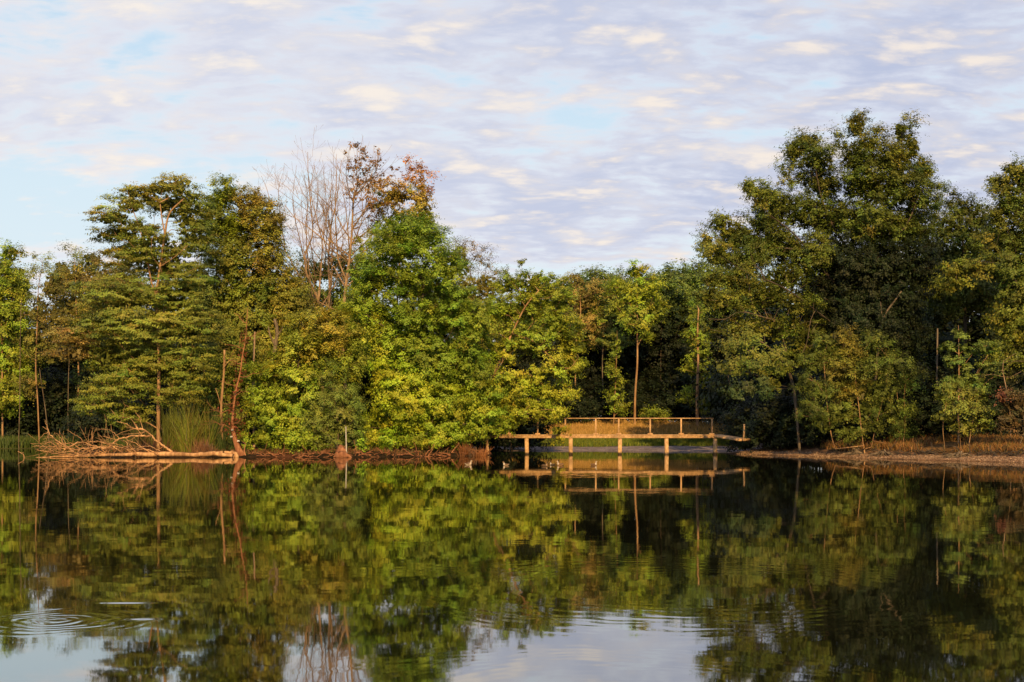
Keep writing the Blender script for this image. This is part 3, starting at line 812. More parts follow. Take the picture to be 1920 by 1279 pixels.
snag('bank_stump', 'squat orange brown stump on the waterline left of the white stick', 75.35, [(641, 860), (641, 848), (640, 838)], (0.42, 0.16), BARK_RED, [([(641, 850), (655, 856), (660, 860)], .12), ([(641, 850), (625, 857)], .1)], 45, 'stump')

# fallen tree --------------------------------------------------------------------
D0 = 75.2; R = np.random.default_rng(51)
org = np.array([X(300, D0), D0, 0.0])
root = empty('fallen_tree', org)
tag(root, 'sun bleached fallen tree lying along the island shore with bare tangled branches in the water', 'fallen tree')
def trail(pts, r, name, wob=0.4, sides=6, twigs=0):
    mb = MB(); q = []
    off = R.uniform(-wob, wob, size=len(pts)).cumsum() * 0.4
    for (a, b), o_ in zip(pts, off): q.append(P(a, b, D0 + o_))
    cp = catmull(q, 6)
    if name == 'branch': r = tuple(v * 0.8 for v in r); cp = cp + R.normal(size=cp.shape) * 0.018
    else: cp = cp + R.normal(size=cp.shape) * np.array([0, 0.03, 0.012])
    if twigs: grow_shoots(mb, cp, r[0], r[1], 2 if twigs > 1 else 1, R, upw=0.15, dens=0.7 * twigs, spread=0.65)
    else: mb.tube(cp, np.interp(np.linspace(0, 1, len(cp)), np.linspace(0, 1, len(r)), r), sides)
    mb.build(name, DRIFT, root, org)
trail([(438, 855), (400, 851), (365, 853), (330, 851.5), (260, 852), (215, 853), (150, 855), (95, 857), (66, 858)], (0.10, 0.13, 0.10, 0.14, 0.09, 0.08, 0.04, 0.015), 'log', 0.12, 9)
trail([(322, 847), (310, 838), (295, 828), (285, 819), (275, 809), (260, 803), (250, 803), (238, 796), (220, 790)], (0.075, 0.02), 'branch', 0.1, twigs=1)
trail([(258, 802), (252, 793), (245, 786)], (0.035, 0.01), 'branch', 0.1, twigs=0)
trail([(268, 806), (250, 804), (235, 800)], (0.035, 0.01), 'branch', 0.1)
trail([(285, 819), (270, 817), (250, 818), (224, 823), (210, 834), (200, 844), (196, 853)], (0.065, 0.04), 'branch', 0.15, twigs=1)
trail([(224, 823), (215, 813), (204, 806), (190, 805), (176, 808)], (0.03, 0.008), 'branch', 0.2, twigs=1)
trail([(285, 852), (265, 838), (250, 829), (238, 826)], (0.04, 0.012), 'branch', 0.2, twigs=1)
trail([(150, 853), (127, 841), (115, 832), (101, 822), (92, 811), (87, 797), (84, 787)], (0.06, 0.012), 'branch', 0.25, twigs=0)
trail([(91, 809), (80, 816), (71, 825)], (0.022, 0.008), 'branch', 0.1)
trail([(89, 806), (79, 800)], (0.02, 0.008), 'branch', 0.1)
trail([(135, 843), (115, 836), (97, 827)], (0.04, 0.012), 'branch', 0.2, twigs=1)
trail([(120, 845), (140, 832), (157, 830), (175, 836), (205, 840)], (0.05, 0.03), 'branch', 0.3, twigs=1)
trail([(157, 831), (150, 821), (138, 813), (126, 806)], (0.035, 0.01), 'branch', 0.2)
trail([(174, 832), (173, 820), (172.5, 808)], (0.03, 0.015), 'branch', 0.1)
trail([(140, 853), (101, 850), (87, 847), (65, 843)], (0.05, 0.012), 'branch', 0.25, twigs=1)
trail([(126, 842), (116, 826), (106, 812)], (0.025, 0.008), 'branch', 0.2)
trail([(200, 842), (180, 840), (150, 842), (120, 848), (95, 852)], (0.055, 0.02), 'branch', 0.3, twigs=2)
trail([(230, 848), (200, 832), (170, 828), (145, 834)], (0.05, 0.015), 'branch', 0.4, twigs=1)
trail([(250, 850), (225, 838), (205, 838), (180, 846), (160, 853)], (0.05, 0.02), 'branch', 0.4, twigs=1)
trail([(190, 853), (165, 846), (140, 850), (110, 855)], (0.04, 0.02), 'branch', 0.3, twigs=2)
trail([(96, 838), (88, 832), (84, 828)], (0.02, 0.008), 'branch', 0.1)
trail([(240, 842), (235, 828), (200, 820), (185, 816)], (0.03, 0.01), 'branch', 0.4, twigs=1)
for q in range(26):
    x_a = R.uniform(95, 300); y_a = R.uniform(838, 855); ln_ = R.uniform(25, 60); up_ = R.uniform(-6, 16)
    trail([(x_a, y_a), (x_a - ln_ * .35, y_a - up_ * .7 - R.uniform(0, 6)), (x_a - ln_ * .7, y_a - up_ + R.uniform(-4, 4)), (x_a - ln_, min(857, y_a - up_ * .6 + R.uniform(-6, 8)))], (R.uniform(.025, .05), 0.012), 'branch', 0.5, twigs=1)
o = snag('driftwood_log', 'short log end resting on the shore between the fallen tree and the red creeper trunk', 75.5, [(442, 851), (425, 849), (400, 850)], (0.12, 0.09), DRIFT, [], 52, 'log')
snag('floating_stick', 'small crooked stick poking from the water left of the fallen tree', 75.0, [(45, 856), (40, 850), (33, 846)], (0.03, 0.012), DRIFT, [([(40, 850), (45, 848)], .012)], 53, 'stick')

# strand plants: broom, grasses --------------------------------------------------
def blades(n, xy, h, w, lean, pal, R, z=None, curve=0.3, bunch=None):
    """tapered two-segment blades; returns V, Q, colours"""
    x, y = xy[:, 0], xy[:, 1]
    z = ground(x, y) if z is None else z
    b = np.stack([x, y, z - 0.03], -1)
    hh = h * R.uniform(0.3, 1.2, len(x)) if bunch is not None else h * R.uniform(0.55, 1.25, len(x))
    az = R.uniform(0, 2 * math.pi, len(x))
    ln = lean * np.abs(R.normal(size=len(x)))
    if bunch is not None:
        dv = xy - bunch; az = np.arctan2(dv[:, 1], dv[:, 0]) + R.normal(size=len(x)) * 0.5
    dirv = np.stack([np.cos(az) * ln, np.sin(az) * ln, np.ones(len(x))], -1); dirv /= np.linalg.norm(dirv, axis=1)[:, None]
    m = b + dirv * hh[:, None] * 0.55
    tdir = dirv + np.stack([np.cos(az), np.sin(az), -0.3 * np.ones(len(x))], -1) * curve * R.uniform(0.2, 1.3, (len(x), 1))
    tp = m + tdir * hh[:, None] * 0.45
    fa = R.uniform(-0.7, 0.7, len(x)); s = np.stack([np.cos(fa), np.sin(fa), np.zeros(len(x))], -1) * (w * R.uniform(0.6, 1.3, len(x)))[:, None] * 0.5
    V = np.stack([b - s * 0.8, b + s * 0.8, m + s, m - s, tp + s * 0.15, tp - s * 0.15], 1).reshape(-1, 3)
    k = np.arange(len(x))[:, None] * 6
    Q = np.concatenate([k + np.array([0, 1, 2, 3]), k + np.array([3, 2, 4, 5])], 1).reshape(-1, 4)
    pal = np.array(pal)
    c = pal[R.integers(0, len(pal), len(x))] * R.uniform(0.65, 1.3, (len(x), 1))
    return V, Q, np.repeat(c, 2, 0)

def broom(name, label, px, D, wpx, hpx, pal, n=900, seed=1, group=None, lean=0.14, cat='shrub', curve=0.15, w=0.022):
    R = np.random.default_rng(seed)
    r = wpx / F * D * 0.5; h = hpx / F * D
    x0 = X(px, D); z0 = gz(x0, D); org = np.array([x0, D, z0])
    root = empty(name, org); tag(root, label, cat, group)
    Vs, Qs, cs, o_ = [], [], [], 0
    ns = 8
    for k_ in range(ns):
        cx = np.array([x0, D]) + R.normal(size=2) * r * 0.55
        m_ = int(n / ns * R.uniform(.5, 1.5)); xy = cx + R.normal(size=(m_, 2)) * r * 0.12
        V, Q, c = blades(m_, xy, h * R.uniform(0.42, 1.12), w, lean * 0.8, pal, R, curve=curve, bunch=cx)
        Vs.append(V); Qs.append(Q + o_); cs.append(c * R.uniform(.7, 1.2)); o_ += len(V)
    V, Q, c = np.concatenate(Vs), np.concatenate(Qs), np.concatenate(cs)
    mesh_obj('strands', V - org, Q, None, LEAF, root, colors=c)
    mb = MB()
    for q in range(14):
        a = np.array([x0, D, z0]) + R.normal(size=3) * np.array([r * .3, r * .3, 0]); d_ = np.array([R.normal() * .18, R.normal() * .18, 1])
        mb.tube([a - [0, 0, .05], a + d_ * h * .3, a + d_ * h * .6 + R.normal(size=3) * .05], [0.02, 0.014, 0.006], 4)
    mb.build('stems', BARK, root, org)
    return root
GP = [(0.15, 0.19, 0.02), (0.19, 0.21, 0.025), (0.20, 0.16, 0.03)]
broom('broom_shrub', 'tall upright green broom right of the orange lit trunk', 360, 77.6, 62, 92, GP, 700, 61, lean=0.34, curve=0.35)
broom('broom_shrub', 'yellow green broom tuft directly beside the foot of the orange lit trunk', 322, 77.9, 26, 84, [(0.15, 0.16, 0.02), (0.12, 0.14, 0.02)], 450, 62)
broom('broom_shrub', 'green broom left of the foot of the orange lit trunk', 268, 78.0, 44, 60, [(0.09, 0.11, 0.02), (0.13, 0.13, 0.025), (0.10, 0.09, 0.03)], 520, 63, lean=0.25)
broom('broom_shrub', 'dull dark broom between the tall broom and the red creeper trunk', 412, 78.8, 50, 84, [(0.05, 0.075, 0.015), (0.06, 0.08, 0.02)], 900, 64)
broom('dry_tuft', 'reddish tuft of dry twigs on the shore behind the fallen log', 388, 76.7, 46, 34, [(0.24, 0.12, 0.05), (0.18, 0.08, 0.04)], 420, 65, lean=0.5, cat='dry plant', w=0.02)
broom('dry_tuft', 'dark brown dry twig tuft under the middle of the fallen tree', 268, 76.9, 70, 40, [(0.17, 0.07, 0.03), (0.10, 0.05, 0.03)], 500, 66, lean=0.6, cat='dry plant', w=0.02)
broom('dry_tuft', 'low rusty twig tuft at the right tip of the island', 885, 78.9, 50, 26, [(0.30, 0.12, 0.04), (0.20, 0.08, 0.03)], 500, 67, lean=0.9, cat='dry plant', w=0.02)

def scatter(n, x0, x1, y0, y1, R, keep):
    x = R.uniform(x0, x1, n); y = R.uniform(y0, y1, n)
    k = keep(x, y, sd_poly(x, y)); return np.stack([x[k], y[k]], -1)

def grass(name, label, xy, h, w, lean, pal, R, curve=0.4):
    V, Q, c = blades(len(xy), xy, h, w, lean, pal, R, curve=curve)
    o = mesh_obj(name, V, Q, None, LEAF, colors=c); tag(o, label, 'grass', kind='stuff'); return o
R = np.random.default_rng(71)
xy = scatter(52000, -3, 18, 100, 119, R, lambda x, y, s: (s > 11.5) & (s < 25) & (x < 17.5))
grass('dry_meadow', 'dry orange meadow grass in front of the wood beyond the footbridge', xy, 0.55, 0.035, 0.25, [(0.50, 0.29, 0.09), (0.58, 0.34, 0.11), (0.42, 0.25, 0.07), (0.32, 0.22, 0.05)], R)
xy = scatter(40000, -6, 18, 96, 108, R, lambda x, y, s: (s > 6.6) & (s < 13))
grass('green_meadow', 'short green grass on the far bank above the gravel shore', xy, 0.34, 0.035, 0.3, [(0.09, 0.14, 0.02), (0.13, 0.17, 0.02), (0.18, 0.20, 0.02)], R)
xy = scatter(60000, 17, 36, 60, 80, R, lambda x, y, s: (s > 2.4) & (s < 7.5) & (vnoise(x, y, 1.3, 9) > np.where(x > 24, 0.25, 0.5)))
grass('dry_bank_grass', 'rusty dry grass along the right hand bank above the gravel', xy, 0.42, 0.03, 0.5, [(0.26, 0.12, 0.04), (0.20, 0.09, 0.03), (0.32, 0.17, 0.05), (0.16, 0.12, 0.03)], R)
xy = scatter(30000, -50, -26, 97, 108, R, lambda x, y, s: (s > 1.0) & (s < 8))
grass('reed_grass', 'green waterside grass on the far left bank behind the fallen tree', xy, 0.8, 0.05, 0.3, [(0.07, 0.11, 0.02), (0.05, 0.085, 0.015), (0.10, 0.12, 0.02)], R)
xy = scatter(30000, -28, 0, 75, 84, R, lambda x, y, s: (s > 0.5) & (s < 4.5) & (vnoise(x, y, 1.1, 12) > 0.4))
grass('island_grass', 'low mixed grass and litter along the island bank', xy, 0.25, 0.03, 0.7, [(0.16, 0.07, 0.03), (0.10, 0.05, 0.02), (0.07, 0.09, 0.02), (0.22, 0.10, 0.04)], R)

# roots and twigs along the banks
def roots(name, label, spots, mat, R, n=60, L=0.7, r=0.02):
    mb = MB()
    for q in range(n):
        px, D = spots(R)
        x = X(px, D); z = max(gz(x, D), 0.02)
        v = np.array([R.normal(), R.normal() * .4 - .3, R.uniform(-.15, .45)]); v /= np.linalg.norm(v)
        p0 = np.array([x, D, z + R.uniform(0.0, 0.1)]); pts = [p0]
        for s in range(4):
            v = v + R.normal(size=3) * 0.35; v[2] -= 0.05; v /= np.linalg.norm(v)
            q2 = pts[-1] + v * L * R.uniform(.15, .35); q2[2] = max(q2[2], 0.015); pts.append(q2)
        mb.tube(pts, np.linspace(r, r * .3, 5) * R.uniform(.5, 1.4), 4)
    o = mb.build(name, mat); tag(o, label, 'roots', kind='stuff')
def isle_spot(R):
    px = R.uniform(455, 910); return px, float(np.interp(px, [450, 650, 800, 905], [75.6, 75.4, 76.5, 79.6])) + R.uniform(0.05, 0.9)
roots('bank_roots', 'tangle of rusty roots and twigs along the dark island waterline', isle_spot, BARK_RED, np.random.default_rng(81), 120, 0.8, 0.03)
def right_spot(R):
    px = R.uniform(1560, 1920); return px, float(np.interp(px, [1500, 1700, 1920], [77.6, 70.8, 65.2])) + R.uniform(1.9, 3.0)
roots('bank_twigs', 'brown roots and twigs at the foot of the right hand bank', right_spot, BARK_DARK, np.random.default_rng(82), 150, 0.8, 0.03)

# ================================================================== FOOTBRIDGE
D0 = 82.6
org = np.array([X(990, D0), D0, 0.0])
root = empty('footbridge', org)
tag(root, 'long low timber footbridge on posts with one thin handrail, crossing from island to right bank', 'footbridge')
zt = P(0, 815, D0)[2]
def bx(name, c, d, rz=0.0, ry=0.0, bev=0.012, mat=WOOD, par=root, o_=org):
    m = MB(); m.box(np.asarray(c) - o_, d, rz, ry, bev); return m.build(name, mat, par, smooth=False)
x0, x1 = X(905, D0), X(1343, D0)
bx('deck', ((x0 + x1) / 2, D0 + 0.5, zt - 0.04), (x1 - x0, 1.3, 0.08))
for yy in (D0 - 0.06, D0 + 1.06):
    bx('beam', ((x0 + x1) / 2, yy, zt - 0.145), (x1 - x0 - 0.02, 0.12, 0.125))
for k, px in enumerate((988, 1070, 1162, 1250, 1341)):
    for yy, nm in ((D0 + 0.02, 'pile'),):
        m = MB(); m.box(np.array([X(px, D0) + (0.02 if yy > D0 + .5 else 0), yy, (zt - 0.208 - 0.9) / 2]) - org, (0.22, 0.22, zt - 0.208 + 0.9), 0, 0.02 * (k % 3 - 1), 0.02)
        m.build(nm, WOOD, root, smooth=False)
yr = D0 - 0.02
zr = P(0, 784.5, D0)[2]
for px in (954, 1008, 1060, 1117, 1160, 1219, 1277, 1335):
    xx = X(px, D0)
    bk = bx('rail_post', (xx, yr, (zt + 0.09 + zr - 0.035) / 2), (0.085, 0.08, zr - 0.03 - zt - 0.09))
    m = MB(); m.box(np.array([xx, yr, zt + 0.047]) - org, (0.30, 0.13, 0.085), 0, 0, 0.015); m.build('post_foot', WOOD, bk, smooth=False)
m = MB(); m.box(np.array([(X(950, D0) + X(1338, D0)) / 2, yr, zr]) - org, (X(1338, D0) - X(950, D0), 0.10, 0.055), 0, 0, 0.01); m.build('handrail', WOOD, root, smooth=False)
# ramp down to the right bank
ra, rb = np.array([x1 + 0.015, D0 + 0.5, zt - 0.05]), np.array([X(1400, 81.2), 81.8, P(0, 825, 81.8)[2]])
dv = rb - ra
m = MB(); m.box((ra + rb) / 2 - org, (np.linalg.norm(dv), 1.2, 0.13), math.atan2(dv[1], dv[0]), -math.asin(dv[2] / np.linalg.norm(dv)), 0.012); m.build('ramp', WOOD, root, smooth=False)
m = MB(); a = P(1395, 826, 81.4); m.box(a + [0, 0, .45] - org, (0.09, 0.09, 0.95), 0, 0.03, 0.01); m.build('rail_post', WOOD, root, smooth=False)

# ================================================================== DUCKS
def duck(px, py, D, face, label, c_body, c_breast, c_head, s=1.0):
    org = np.array([X(px, D), D, 0.0])
    root = empty('duck', org); root.rotation_euler = (0, 0, 0.0 if face > 0 else math.pi)
    s *= 0.82; root.scale = (s, s, s); tag(root, label, 'duck', 'ducks on the water by the footbridge')
    # rings along the bird: x, z, half width, half height, colour
    st = [(-0.20, 0.10, 0.005, 0.004, c_body), (-0.17, 0.085, 0.03, 0.018, c_body), (-0.12, 0.055, 0.065, 0.05, c_body), (-0.04, 0.04, 0.09, 0.075, c_body), (0.05, 0.04, 0.085, 0.08, c_body),
          (0.11, 0.055, 0.065, 0.075, c_breast), (0.135, 0.10, 0.045, 0.05, c_breast), (0.14, 0.15, 0.028, 0.034, c_breast), (0.142, 0.18, 0.027, 0.03, c_head), (0.15, 0.21, 0.034, 0.036, c_head), (0.17, 0.222, 0.032, 0.032, c_head), (0.195, 0.215, 0.018, 0.018, c_head), (0.205, 0.212, 0.004, 0.004, c_head)]
    A = np.array([q[:4] for q in st]); nseg = 12
    ctr = np.stack([A[:, 0], np.zeros(len(A)), A[:, 1]], -1)
    tg = np.gradient(ctr, axis=0); tg /= np.linalg.norm(tg, axis=1)[:, None]
    upv = np.stack([-tg[:, 2], np.zeros(len(A)), tg[:, 0]], -1)
    an = np.arange(nseg) * 2 * math.pi / nseg
    V = ctr[:, None] + np.array([0, 1, 0])[None, None] * (A[:, 2, None] * np.cos(an))[..., None] + upv[:, None] * (A[:, 3, None] * np.sin(an))[..., None]
    i_ = np.arange(len(A) - 1)[:, None] * nseg; j = np.arange(nseg)[None]; k = (j + 1) % nseg
    Q = np.stack([i_ + j, i_ + k, i_ + nseg + k, i_ + nseg + j], -1).reshape(-1, 4)
    cols = np.repeat(np.array([q[4] for q in st[:-1]]), nseg, 0)
    cols = cols * np.random.default_rng(5).uniform(0.75, 1.2, (len(cols), 1))
    mesh_obj('body', V.reshape(-1, 3), Q, None, FEATHER, root, colors=cols, smooth=True)
    m = MB(); m.tube([(0.198, 0, 0.212), (0.225, 0, 0.207), (0.248, 0, 0.203)], [0.014, 0.012, 0.006], 7); m.build('bill', BILL, root)
    for sgn in (-1, 1):
        m = MB(); m.tube([(0.07, sgn * 0.078, 0.07), (0.0, sgn * 0.088, 0.075), (-0.09, sgn * 0.07, 0.085), (-0.165, sgn * 0.03, 0.10)], [0.02, 0.034, 0.026, 0.006], 8); m.build('wing', WING, root)
FEATHER = attr_material('feather', 0.7)
BILL = bark_material('bill_horn', (0.35, 0.2, 0.05), (0.45, 0.27, 0.07))
WING = bark_material('wing_feather', (0.14, 0.08, 0.045), (0.25, 0.15, 0.08), scale=20)
BR, WH, DK = (0.22, 0.13, 0.07), (0.50, 0.40, 0.30), (0.05, 0.045, 0.035)
duck(1051, 873, 60.8, -1, 'white necked brown duck on the water between the two left bridge posts', (0.32, 0.18, 0.09), WH, WH)
duck(1021, 875, 59.5, 1, 'dark brown duck nearest the leftmost bridge post', (0.12, 0.08, 0.05), (0.3, 0.2, 0.12), DK, 0.85)
duck(1036, 872, 61.5, -1, 'small dark duck with a pale breast swimming just left of the white necked duck', DK, (0.5, 0.42, 0.33), DK, 0.75)
duck(1113, 873, 60.8, 1, 'pale headed duck swimming alone near the middle of the footbridge reflection', BR, (0.55, 0.45, 0.33), (0.5, 0.42, 0.32), 0.9)
duck(878, 872, 61.5, 1, 'pale duck on the water below the right tip of the island', (0.42, 0.33, 0.24), WH, (0.5, 0.4, 0.3))
duck(949, 873, 60.8, -1, 'light brown duck between the island tip and the leftmost bridge post', (0.34, 0.24, 0.15), (0.6, 0.5, 0.38), BR, 0.85)

# ================================================================== WOOD BEHIND THE BRIDGE
tree('birch_tree', 'olive brown feathery birch with twin pale stems right of the leaning tree', 'tree', (1080, 118.0),
     [(1080, 530, 24, 20), (1065, 555, 22, 24), (1098, 560, 26, 26), (1120, 545, 26, 22), (1075, 600, 30, 30), (1110, 610, 34, 30)], [(0.135, 0.115, 0.03), OLIVE],
     trunk=[[(1080, 800), (1078, 650), (1078, 560), (1080, 530)], [(1078, 650), (1088, 600), (1088, 560)]], n=80, sig=0.45, size=0.14, spacing=0.8, rmax=0.13, seed=101, bark=BARK_PALE, droop=0.1)
tree('slim_oak', 'slender light green tree with a straight orange lit trunk behind the middle of the footbridge', 'tree', (1190, 113.0),
     [(1193, 510, 20, 16, 1), (1170, 540, 30, 20, 1), (1215, 540, 28, 22, 1), (1195, 560, 36, 20, 1), (1160, 575, 26, 18, 0), (1230, 580, 26, 20, 0), (1195, 600, 40, 18, 0), (1215, 630, 20, 10, 0)], [GREEN, BRIGHT],
     trunk=[[(1190, 800), (1191, 740), (1195, 680), (1195, 620), (1195, 570), (1194, 520)], [(1195, 650), (1203, 635), (1211, 625)]], n=75, sig=0.40, size=0.19, spacing=0.72, rmax=0.17, seed=102, bark=BARK_PALE, tmin=0.11)
tree('sapling', 'narrow leafy sapling just left of the slim straight trunk behind the bridge', 'tree', (1152, 112.0),
     [(1155, 660, 10, 22), (1148, 700, 14, 24), (1160, 720, 12, 22), (1150, 750, 16, 22), (1165, 770, 12, 14)], [GREEN, FERN],
     trunk=[[(1150, 800), (1154, 720), (1157, 640), (1157, 620)]], n=45, sig=0.35, size=0.17, spacing=0.66, rmax=0.10, seed=103, bark=BARK_PALE)
tree('sapling', 'narrow tree with a bright bare lower stem behind the right end of the handrail', 'tree', (1308, 111.0),
     [(1308, 590, 20, 24), (1300, 630, 22, 26), (1318, 650, 18, 30), (1295, 690, 16, 20), (1322, 700, 14, 24), (1290, 740, 16, 22), (1320, 760, 14, 16)], [GREEN, FERN],
     trunk=[[(1308, 800), (1307, 740), (1309, 680), (1308, 620), (1310, 580)]], n=50, sig=0.38, size=0.17, spacing=0.68, rmax=0.13, seed=104, bark=BARK_PALE, tmin=0.13, back=1.0)
tree('round_bush', 'small lit bush standing above the handrail right of the slim straight trunk', 'bush', (1230, 113.0), [(1225, 776, 22, 9), (1240, 782, 14, 8)], [GREEN], n=45, sig=0.28, size=0.15, spacing=0.5, rmax=0.03, seed=105)
tree('young_oak', 'leafy tree with lit left foliage between the feathery birch and the slim straight tree', 'tree', (1135, 118.0),
     [(1130, 590, 30, 24, 1), (1150, 640, 30, 22), (1120, 630, 24, 22), (1140, 545, 24, 22)], [FERN, GREEN], n=70, sig=0.42, size=0.18, spacing=0.75, rmax=0.12, seed=106)
# three kinds of wood tree, each copied to its places; lower lobes painted dark as canopy shade
WOODG = 'trees of the dark wood behind the water'
def kind_tree(label, seed, pal, D=122.0, px=1240, rmax=0.2, lobes=None):
    L = lobes or [(px, 530, 40, 26), (px - 30, 570, 40, 30), (px + 32, 575, 42, 32), (px, 610, 55, 35, 1), (px - 30, 650, 50, 35, 2), (px + 34, 660, 46, 36, 2), (px, 710, 60, 36, 2)]  # lower lobes take the later colours, which paint shade into the leaves
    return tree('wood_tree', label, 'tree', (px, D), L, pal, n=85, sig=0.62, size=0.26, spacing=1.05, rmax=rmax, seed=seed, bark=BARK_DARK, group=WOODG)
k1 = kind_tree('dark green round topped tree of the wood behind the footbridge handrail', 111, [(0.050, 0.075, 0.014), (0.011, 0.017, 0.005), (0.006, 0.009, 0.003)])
k2 = kind_tree('mid green bushy tree of the wood standing left of the slim straight tree', 112, [(0.075, 0.105, 0.018), (0.013, 0.019, 0.005), (0.006, 0.009, 0.003)], px=1130)
k3 = kind_tree('tall olive tree of the wood at the back of the left bay', 113, [(0.085, 0.09, 0.02), (0.02, 0.025, 0.007)], D=112, px=170,
               lobes=[(170, 490, 26, 22), (150, 520, 30, 30), (190, 525, 32, 30), (170, 570, 46, 36), (140, 620, 40, 40), (200, 630, 40, 40), (170, 690, 50, 40, 1)])
GOLDY = (0.125, 0.10, 0.022)
def put(k, px, D, top, label, rz, group=WOODG):
    """copy kind k so its crown tops out at photo row top"""
    x = X(px, D); z = gz(x, D)
    src = {id(k1): k1, id(k2): k2, id(k3): k3}[id(k)]
    hk = {id(k1): 12.0, id(k2): 12.0, id(k3): 12.0}[id(k)]
    zt_ = P(px, top, D)[2]
    return copy_thing(k, 'wood_tree', (x, D, z), rz, (zt_ - z) / KH[id(k)], label, group)
KH = {}
for k in (k1, k2, k3):
    cr = [c_ for c_ in k.children if c_.name.startswith('crown')][0]
    co = np.empty(len(cr.data.vertices) * 3, np.float32); cr.data.vertices.foreach_get('co', co)
    KH[id(k)] = float(np.percentile(co.reshape(-1, 3)[:, 2], 99.7))
BACK = 'dense tree with painted-in shade deep in the wood behind the footbridge'
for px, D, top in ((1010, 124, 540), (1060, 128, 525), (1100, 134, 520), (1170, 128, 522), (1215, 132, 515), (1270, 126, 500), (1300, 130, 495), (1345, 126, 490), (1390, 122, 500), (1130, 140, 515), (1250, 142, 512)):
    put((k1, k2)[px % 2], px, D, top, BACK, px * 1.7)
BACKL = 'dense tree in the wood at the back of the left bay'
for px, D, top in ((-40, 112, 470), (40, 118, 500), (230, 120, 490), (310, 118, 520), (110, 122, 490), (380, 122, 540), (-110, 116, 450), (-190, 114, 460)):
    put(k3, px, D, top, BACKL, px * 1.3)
BACKR = 'dense tree with painted-in shade standing behind the big oak on the right bank'
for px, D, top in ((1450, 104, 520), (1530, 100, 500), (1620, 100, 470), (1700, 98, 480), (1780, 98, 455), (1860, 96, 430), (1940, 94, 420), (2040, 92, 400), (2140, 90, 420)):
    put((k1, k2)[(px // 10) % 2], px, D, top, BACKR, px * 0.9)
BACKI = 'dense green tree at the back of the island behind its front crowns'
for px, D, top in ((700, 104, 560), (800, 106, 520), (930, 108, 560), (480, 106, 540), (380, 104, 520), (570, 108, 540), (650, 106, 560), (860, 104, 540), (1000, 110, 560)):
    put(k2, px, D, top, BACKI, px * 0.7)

# understorey of the wood: low shrubs with deep shade painted into near-black leaves
us = tree('wood_shrub', 'low shrub with painted-in shade at the edge of the wood', 'shrub', (1110, 117.0), [(1110, 745, 40, 30), (1085, 770, 30, 24), (1140, 770, 32, 24)], [(0.008, 0.012, 0.004)], n=70, sig=0.5, size=0.2, spacing=0.8, rmax=0.05, seed=121, bark=BARK_DARK, group='shrubs in the shade under the trees')
def puts(px, D, sc, label, rz): return copy_thing(us, 'wood_shrub', (X(px, D), D, gz(X(px, D), D)), rz, sc, label, 'shrubs in the shade under the trees')
SH = 'low shrub with painted-in shade at the edge of the wood'
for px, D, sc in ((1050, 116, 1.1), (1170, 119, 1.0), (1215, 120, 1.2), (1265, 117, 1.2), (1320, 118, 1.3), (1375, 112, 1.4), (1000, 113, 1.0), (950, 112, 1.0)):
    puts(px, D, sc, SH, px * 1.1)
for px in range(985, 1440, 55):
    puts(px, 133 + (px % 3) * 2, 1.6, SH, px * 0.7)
SR = 'low shrub with painted-in shade under the big oak'
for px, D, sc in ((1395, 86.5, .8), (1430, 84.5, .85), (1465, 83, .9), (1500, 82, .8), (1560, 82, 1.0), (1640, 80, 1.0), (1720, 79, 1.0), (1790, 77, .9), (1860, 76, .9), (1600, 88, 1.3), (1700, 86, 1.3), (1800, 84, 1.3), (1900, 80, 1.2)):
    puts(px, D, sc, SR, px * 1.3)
SI = 'low shrub with painted-in shade at the back of the island'
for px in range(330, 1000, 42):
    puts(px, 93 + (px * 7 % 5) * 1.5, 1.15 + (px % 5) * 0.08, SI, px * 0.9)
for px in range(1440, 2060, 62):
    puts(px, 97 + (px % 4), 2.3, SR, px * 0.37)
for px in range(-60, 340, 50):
    puts(px, 116 + (px % 3), 2.3, 'low shrub with painted-in shade on the far bank of the left bay', px * 0.61)
SL = 'low shrub with painted-in shade on the far bank of the left bay'
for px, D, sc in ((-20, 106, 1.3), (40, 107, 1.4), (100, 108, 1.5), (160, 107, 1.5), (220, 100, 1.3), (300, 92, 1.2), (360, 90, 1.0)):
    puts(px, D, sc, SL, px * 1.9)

# ================================================================== LEFT BAY
tree('bay_tree', 'bushy green tree cut by the left edge of the picture', 'tree', (8, 104.0),
     [(15, 475, 20, 20), (0, 510, 36, 34), (30, 540, 28, 34), (-20, 560, 50, 45), (20, 600, 44, 40), (-10, 660, 50, 45), (30, 680, 34, 40), (10, 740, 40, 40)], [GREEN, FERN],
     trunk=[[(5, 830), (4, 700), (3, 580), (10, 490)]], n=85, sig=0.48, size=0.2, spacing=0.82, rmax=0.16, seed=131, bark=BARK_PALE)
tree('birch_tree', 'thin birch with a long pale stem and loose olive leaves in the left bay', 'tree', (72, 102.5),
     [(85, 492, 22, 16, 0, .6), (70, 520, 20, 24, 0, .7), (95, 540, 24, 30, 1), (70, 580, 26, 30, 1), (100, 600, 26, 30, 1), (60, 640, 26, 34), (95, 660, 24, 30), (50, 720, 24, 24)], [(0.095, 0.10, 0.02), (0.095, 0.09, 0.02)],
     trunk=[[(74, 835), (71, 760), (67, 690), (70, 600), (72, 540), (80, 495)]], n=60, sig=0.45, size=0.15, spacing=0.78, rmax=0.11, seed=132, bark=BARK_PALE, droop=0.1)
